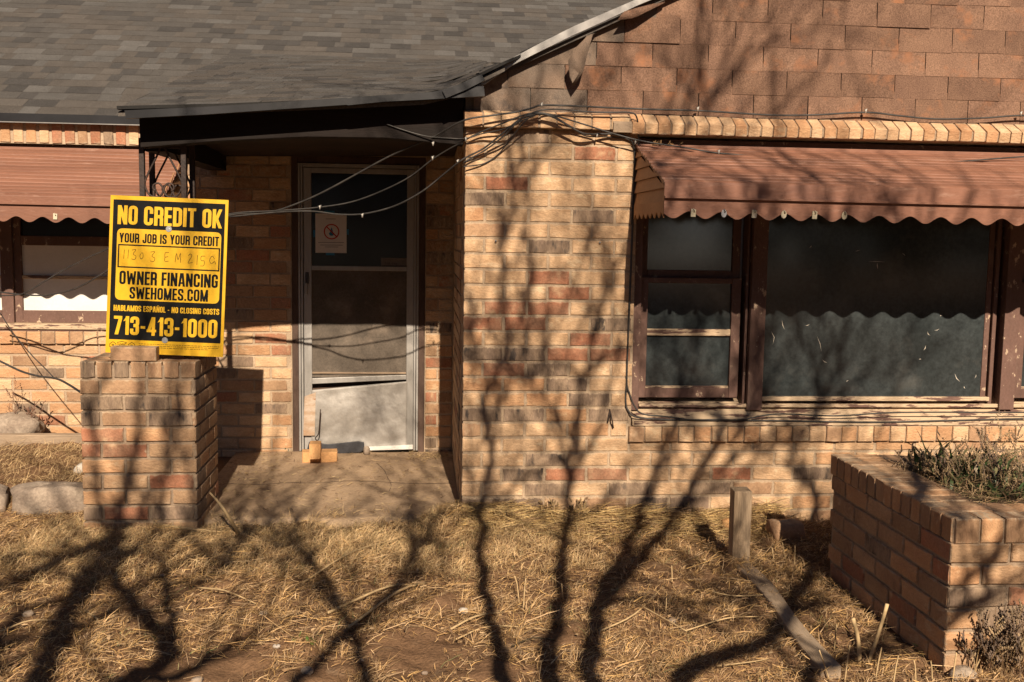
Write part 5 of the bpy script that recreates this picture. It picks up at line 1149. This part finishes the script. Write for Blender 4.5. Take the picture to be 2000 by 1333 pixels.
GR = [(.045, .075, .025), (.06, .095, .035), (.09, .13, .045), (.16, .14, .06), (.24, .18, .09)]; DRY = [(.16, .095, .05), (.11, .065, .038), (.22, .14, .075), (.30, .2, .10)]
GP = 'strap-leaved plants in the brick planter'; WP = 'dead weeds in the brick planter'
for i, (x, y, h) in enumerate(sorted([(1800, 915, .20), (1822, 912, .26), (1838, 930, .24), (1870, 940, .26), (1880, 925, .2), (1900, 935, .18), (1925, 925, .22), (1950, 950, .18), (1975, 945, .20), (1860, 955, .16), (1985, 975, .16), (1945, 970, .12), (1915, 960, .14)])):
    p = at(x, y, z=.43); plant('iris_plant', (p.x, p.y, .415), '%s clump of green strap leaves from the left in the brick planter' % ORD[i], 'plant', GP, 14, GR, .0085, h*.82, .20)
for i, (x, y, h) in enumerate(sorted([(1790, 925, .10), (1815, 935, .12), (1850, 950, .14), (1890, 950, .16), (1930, 955, .18), (1960, 935, .22), (1980, 925, .26), (1965, 965, .16), (1990, 960, .2), (1900, 925, .16)])):
    p = at(x, y, z=.43); plant('dead_weed', (p.x, p.y, .415), '%s brown twiggy weed from the left among the leaves in the planter' % ORD[i], 'weed', WP, 4, DRY, .003, h, .16, stems=4)
p = at(1955, 960, z=.43); plant('seed_stalk', (p.x+.25, p.y+.2, .41), 'tall dark seed stalk rising from the planter in front of the sill', 'weed', None, 0, [(.10, .06, .04)], .003, .46, .1, stems=3)
X = rs.uniform(PLX+.16, 3.1, 2600); Y = rs.uniform(PLF+.2, PLB-.16, 2600); n = len(X)
blades('planter_litter', X, Y, np.full(n, .415)+rs.uniform(0, .05, n), rs.uniform(.03, .11, n), rs.uniform(.0007, .0018, n), rs.uniform(0, 6.28, n), rs.normal(.2, .35, n), rs.normal(0, .4, n), colours(n, np.array([[.34, .22, .11], [.2, .12, .065], [.44, .31, .17], [.15, .13, .05]]), .2), 'tangle of dead grass filling the brick planter', 'grass')
# weeds on the ground
for i, (x, y, h, lab) in enumerate([(1905, 1315, .13, 'brown dead weed at the front corner of the planter'), (1950, 1320, .19, 'tall brown dead weed in front of the planter face'), (1990, 1325, .17, 'dead weed at the right border below the planter'), (1060, 1015, .07, 'low dead weed at the foot of the brick wall'), (1125, 1015, .08, 'spiky dead weed under the hook on the brick wall'), (975, 1012, .06, 'small dead weed at the corner of the brick wall'), (355, 1020, .08, 'thin dark weed in front of the brick pillar'), (1345, 1020, .06, 'dead twig plant by the wall left of the wooden post')]):
    p = g_at(x, y, 0); p.y = min(p.y, -.03) if 900 < x < 1700 else p.y; plant('dead_weed', (p.x, p.y, p.z), lab, 'weed', None, 8, DRY, .0024, h, h*.7, stems=9 if y < 1100 else 16)
for x, y, lab in ((590, 1262, 'tiny green weed sprout in the bare soil'), (1815, 1275, 'green sprout at the planter corner')):
    p = g_at(x, y, .005); plant('weed_sprout', (p.x, p.y, p.z), lab, 'weed', None, 9, [(.13, .22, .05), (.1, .18, .04)], .006, .04, .05)
p = at(560, 880, z=-.1); plant('weed_sprout', (p.x, p.y, -.1), 'dark green sprig in the corner left of the door', 'weed', None, 14, [(.03, .075, .05), (.04, .09, .05)], .007, .07, .07)
for x, y in ((20, 1.5), (60, 1.5)):
    p = at(x, 835, Y=1.6); plant('dead_vine', (p.x, 1.62, .10), 'curled brown dead vine on the left wall, %s the round stone' % ('nearer to the middle of' if x > 40 else 'at the border end of'), 'weed', 'dead vines on the left wall', 0, [(.15, .07, .04)], .003, .14 if x > 40 else .26, .1, stems=3)

# ================================================================== TREES BEHIND THE CAMERA (their shade falls on yard and wall)
def ray_ab(P): return P.x+.054*P.y, P.z+.64*P.y
REC = {'g': lambda x, y: at(x, y, z=-.105), 'w': lambda x, y: at(x, y, Y=0.0), 'p': lambda x, y: at(x, y, Y=PYF), 'n': lambda x, y: at(x, y, Y=.10), 's': lambda x, y: at(x, y, z=-.10)}
def tree(name, base_y, trunk_ab, stems, label, seed, tw_):
    r = random.Random(seed)
    def place(a, b_, dy=0):
        Yt = base_y+.45*math.sin(a*1.9+seed)+.35*math.cos(b_*1.6+seed*2)+dy
        return Vector((a-.054*Yt, Yt, b_-.64*Yt))
    limbs = MB(); twigs = MB(); forks = []
    ta, tb_ = trunk_ab; foot = place(ta, tb_); fork = place(ta, -2.7)
    foot = Vector((fork.x-.15, fork.y-.1, -.2))
    root = empty(name, (foot.x, foot.y, -.13), label, 'tree')
    tk = MB(); tk.tube(smoothpath([foot, foot.lerp(fork, .3)+Vector((.06, .03, 0)), foot.lerp(fork, .7)+Vector((-.04, 0, 0)), fork], 4), np.linspace(.15, .10, 13).tolist(), 10); tk.build('trunk', M['bark'], root)
    def twig(p, d, L_, rad, lev):
        pts = [p]; k = 4
        for s in range(k):
            d = (d+Vector((r.uniform(-.3, .3), r.uniform(-.3, .3), r.uniform(-.1, .25)))).normalized(); pts.append(pts[-1]+d*L_/k)
            if lev < 2 and r.random() < .65: twig(pts[-1], (d+Vector((r.uniform(-.9, .9), r.uniform(-.9, .9), r.uniform(-.1, .6)))).normalized(), L_*.6, rad*.6, lev+1)
        twigs.tube(pts, [rad*(1-.7*j/k) for j in range(k+1)], 4, False, False)
    for st in stems:
        pts, r0, r1, grounded, nt_ = st
        Q = [place(*ray_ab(REC[k](x, y))) for x, y, k in pts]
        if grounded:
            a, b_ = ray_ab(REC[pts[0][2]](*pts[0][:2])); Q = [fork, place((a+ta)/2+.1*(a-ta), (b_-2.7)/2)]+Q
        P = smoothpath(Q, 4); n = len(P); rad = [r0+(r1-r0)*i/(n-1) for i in range(n)]
        P = [q+Vector((r.gauss(0, .010), r.gauss(0, .02), r.gauss(0, .008))) for q in P]; limbs.tube(P, [q*.86*r.uniform(.88, 1.12) for q in rad], 7)
        for k in range(int(nt_*tw_)):
            i = r.randrange(n//3, n); d = (P[min(i+1, n-1)]-P[i-1]).normalized(); side = Vector((r.uniform(-1, 1), r.uniform(-.6, .6), r.uniform(.1, .9)))
            twig(P[i], (d*.5+side).normalized(), r.uniform(.5, 1.4), max(.011, rad[i]*.45), 0)
    limbs.build('limbs', M['bark'], root); twigs.build('crown', M['bark'], root)
    return root
A = [
 ([(988, 1345, 'g'), (975, 1270, 'g'), (955, 1190, 'g'), (945, 1110, 'g'), (940, 1040, 'g'), (941, 1000, 'w'), (955, 930, 'w'), (964, 890, 'w'), (955, 850, 'w'), (946, 810, 'w'), (952, 760, 'w'), (975, 715, 'w'), (990, 640, 'w'), (985, 560, 'w'), (985, 470, 'w'), (1000, 390, 'w'), (1012, 330, 'w'), (1020, 240, 'w')], .042, .012, 1, 7),
 ([(952, 770, 'w'), (940, 730, 'w'), (928, 690, 'w'), (925, 640, 'w'), (932, 600, 'w')], .02, .008, 0, 2),
 ([(1085, 1345, 'g'), (1085, 1260, 'g'), (1100, 1180, 'g'), (1097, 1110, 'g'), (1101, 1050, 'g'), (1106, 1000, 'w'), (1110, 940, 'w'), (1112, 895, 'w'), (1124, 860, 'w'), (1122, 830, 'w'), (1132, 780, 'w'), (1150, 700, 'w'), (1170, 620, 'w'), (1180, 540, 'w'), (1185, 450, 'w')], .050, .010, 1, 6),
 ([(1120, 860, 'w'), (1075, 800, 'w'), (1040, 760, 'w'), (1020, 690, 'w'), (1030, 600, 'w')], .02, .008, 0, 4),
 ([(1150, 1345, 'g'), (1160, 1260, 'g'), (1165, 1190, 'g'), (1205, 1110, 'g'), (1228, 1060, 'g'), (1240, 1010, 'w'), (1268, 960, 'w'), (1288, 905, 'w'), (1300, 860, 'w'), (1318, 800, 'n'), (1330, 740, 'n'), (1345, 660, 'n'), (1380, 560, 'n')], .052, .012, 1, 5),
 ([(1165, 1190, 'g'), (1240, 1105, 'g'), (1290, 1040, 'g'), (1310, 1010, 'w'), (1345, 965, 'w'), (1356, 930, 'w'), (1395, 880, 'w'), (1408, 830, 'w'), (1420, 760, 'n'), (1470, 690, 'n'), (1520, 600, 'n')], .044, .012, 0, 6),
 ([(1345, 965, 'w'), (1380, 935, 'w'), (1420, 905, 'w'), (1470, 880, 'w'), (1540, 860, 'w'), (1600, 800, 'n'), (1640, 720, 'n')], .026, .008, 0, 5),
 ([(1310, 1020, 'w'), (1370, 970, 'w'), (1400, 950, 'w'), (1425, 890, 'w'), (1440, 850, 'w')], .024, .010, 0, 3),
 ([(1340, 1345, 'g'), (1420, 1280, 'g'), (1500, 1245, 'g'), (1560, 1160, 'g'), (1600, 1060, 'g'), (1598, 980, 'w'), (1570, 940, 'w'), (1545, 900, 'w'), (1580, 830, 'w'), (1620, 740, 'n')], .05, .016, 1, 6),
 ([(1165, 1190, 'g'), (1240, 1165, 'g'), (1310, 1185, 'g'), (1360, 1215, 'g'), (1430, 1240, 'g')], .018, .010, 0, 3),
 ([(1560, 1160, 'g'), (1500, 1150, 'g'), (1420, 1130, 'g'), (1340, 1150, 'g'), (1250, 1130, 'g')], .016, .007, 0, 2),
 ([(1600, 1345, 'g'), (1640, 1290, 'g'), (1720, 1270, 'g'), (1800, 1240, 'g'), (1760, 1180, 'g')], .04, .016, 1, 5),
 ([(1150, 700, 'w'), (1190, 560, 'w'), (1260, 420, 'n'), (1330, 300, 'n'), (1400, 200, 'n')], .018, .007, 0, 5),
]
B_ = [
 ([(225, 1345, 'g'), (330, 1270, 'g'), (300, 1215, 'g'), (262, 1180, 'g'), (230, 1140, 'g'), (232, 1080, 'g'), (234, 1040, 'g'), (232, 1015, 'p'), (240, 980, 'p'), (252, 935, 'p'), (262, 890, 'p'), (275, 800, 'p'), (280, 740, 'p')], .055, .022, 1, 5),
 ([(234, 1040, 'g'), (210, 1030, 'g'), (195, 1005, 'p'), (190, 950, 'p'), (186, 880, 'p'), (180, 810, 'p'), (195, 760, 'p'), (212, 700, 'p')], .034, .018, 0, 4),
 ([(234, 1040, 'g'), (260, 1030, 'g'), (278, 995, 'p'), (300, 950, 'p'), (328, 905, 'p'), (345, 830, 'p'), (350, 760, 'p')], .032, .016, 0, 4),
 ([(234, 1045, 'g'), (150, 1080, 'g'), (70, 1115, 'g'), (-20, 1150, 'g')], .045, .035, 0, 4),
 ([(60, 1345, 'g'), (95, 1280, 'g'), (120, 1210, 'g'), (140, 1160, 'g'), (180, 1110, 'g'), (234, 1045, 'g')], .065, .05, 1, 5),
 ([(330, 1270, 'g'), (335, 1210, 'g'), (325, 1150, 'g'), (310, 1090, 'g'), (340, 1060, 'g'), (400, 1030, 'g')], .036, .014, 0, 6),
 ([(-30, 1300, 'g'), (10, 1220, 'g'), (60, 1180, 'g'), (130, 1170, 'g')], .05, .03, 1, 4),
 ([(250, 1345, 'g'), (330, 1320, 'g'), (420, 1270, 'g'), (500, 1230, 'g')], .04, .02, 1, 4),
 ([(325, 1150, 'g'), (400, 1130, 'g'), (460, 1080, 'g'), (520, 960, 's'), (560, 930, 's')], .02, .010, 0, 7),
]
C_ = [
 ([(575, 1345, 'g'), (620, 1290, 'g'), (660, 1250, 'g'), (690, 1220, 'g'), (735, 1180, 'g'), (780, 1130, 'g'), (800, 1070, 'g'), (810, 940, 's')], .040, .012, 1, 7),
 ([(712, 1345, 'g'), (700, 1280, 'g'), (690, 1220, 'g'), (665, 1185, 'g'), (645, 1135, 'g'), (605, 1095, 'g'), (560, 960, 's')], .040, .012, 1, 7),
 ([(800, 1070, 'g'), (840, 1060, 'g'), (880, 1090, 'g')], .014, .008, 0, 3),
]
tree('bare_tree', -6.2, (.55, -5), A, 'bare many-stemmed tree behind the camera, right of the gate, shading the front wall', 1, 2.8)
tree('bare_tree', -6.5, (-1.25, -5), B_, 'bare many-stemmed tree behind the camera, on the left, shading the brick pillar', 2, 1.3)
tree('bare_tree', -7.1, (-.35, -5), C_, 'slender bare tree behind the camera, between its two neighbours', 3, 2.0)

# dense evergreens added out of view to block low sky and deepen porch shade
cr_me = None; tr_me = None
for i in range(13):
    ang = R_(-78+13*i); X0 = 25*math.sin(ang)+rnd.uniform(-1, 1); Y0 = -4-22*math.cos(ang)+rnd.uniform(-1, 1)
    root = empty('sky_block_evergreen', (X0, Y0, -.14), '%s added evergreen from the left in the unseen sky-blocking row behind the camera' % ORD[i], 'tree', 'added sky-blocking evergreens')
    if cr_me is None:
        b = MB()
        for k in range(2600):
            t = rnd.random()**.8; h = .8+10.4*t; r = (3.0*(1-t)**.6+.4)*math.sqrt(rnd.random()); a = rnd.uniform(0, 6.28); p = Vector((r*math.cos(a), r*math.sin(a), h)); e1 = Vector((rnd.uniform(-1, 1), rnd.uniform(-1, 1), rnd.uniform(-.5, .5))).normalized()*.34; e2 = e1.cross(Vector((rnd.uniform(-1, 1), rnd.uniform(-1, 1), rnd.uniform(-1, 1)))).normalized()*.22
            b.add([p-e1, p+e2, p+e1, p-e2], [(0, 1, 2, 3)])
        me = bpy.data.meshes.new('crown'); me.from_pydata(b.v, [], b.f); me.materials.append(mat('needles', (.04, .055, .02), (.06, .075, .03), 1, None, rough=.7, bump=None)); cr_me = me
        b = MB(); b.tube([(0, 0, -.3), (.05, 0, 3), (0, .1, 8), (0, 0, 11)], [.25, .2, .12, .03], 8); me = bpy.data.meshes.new('trunk'); me.from_pydata(b.v, [], b.f); me.materials.append(M['bark']); tr_me = me
    inst('crown', cr_me, (X0, Y0, -.14), root, rot=(0, 0, rnd.uniform(0, 6.28)), scale=(1, 1, rnd.uniform(.9, 1.08))); inst('trunk', tr_me, (X0, Y0, -.14), root)
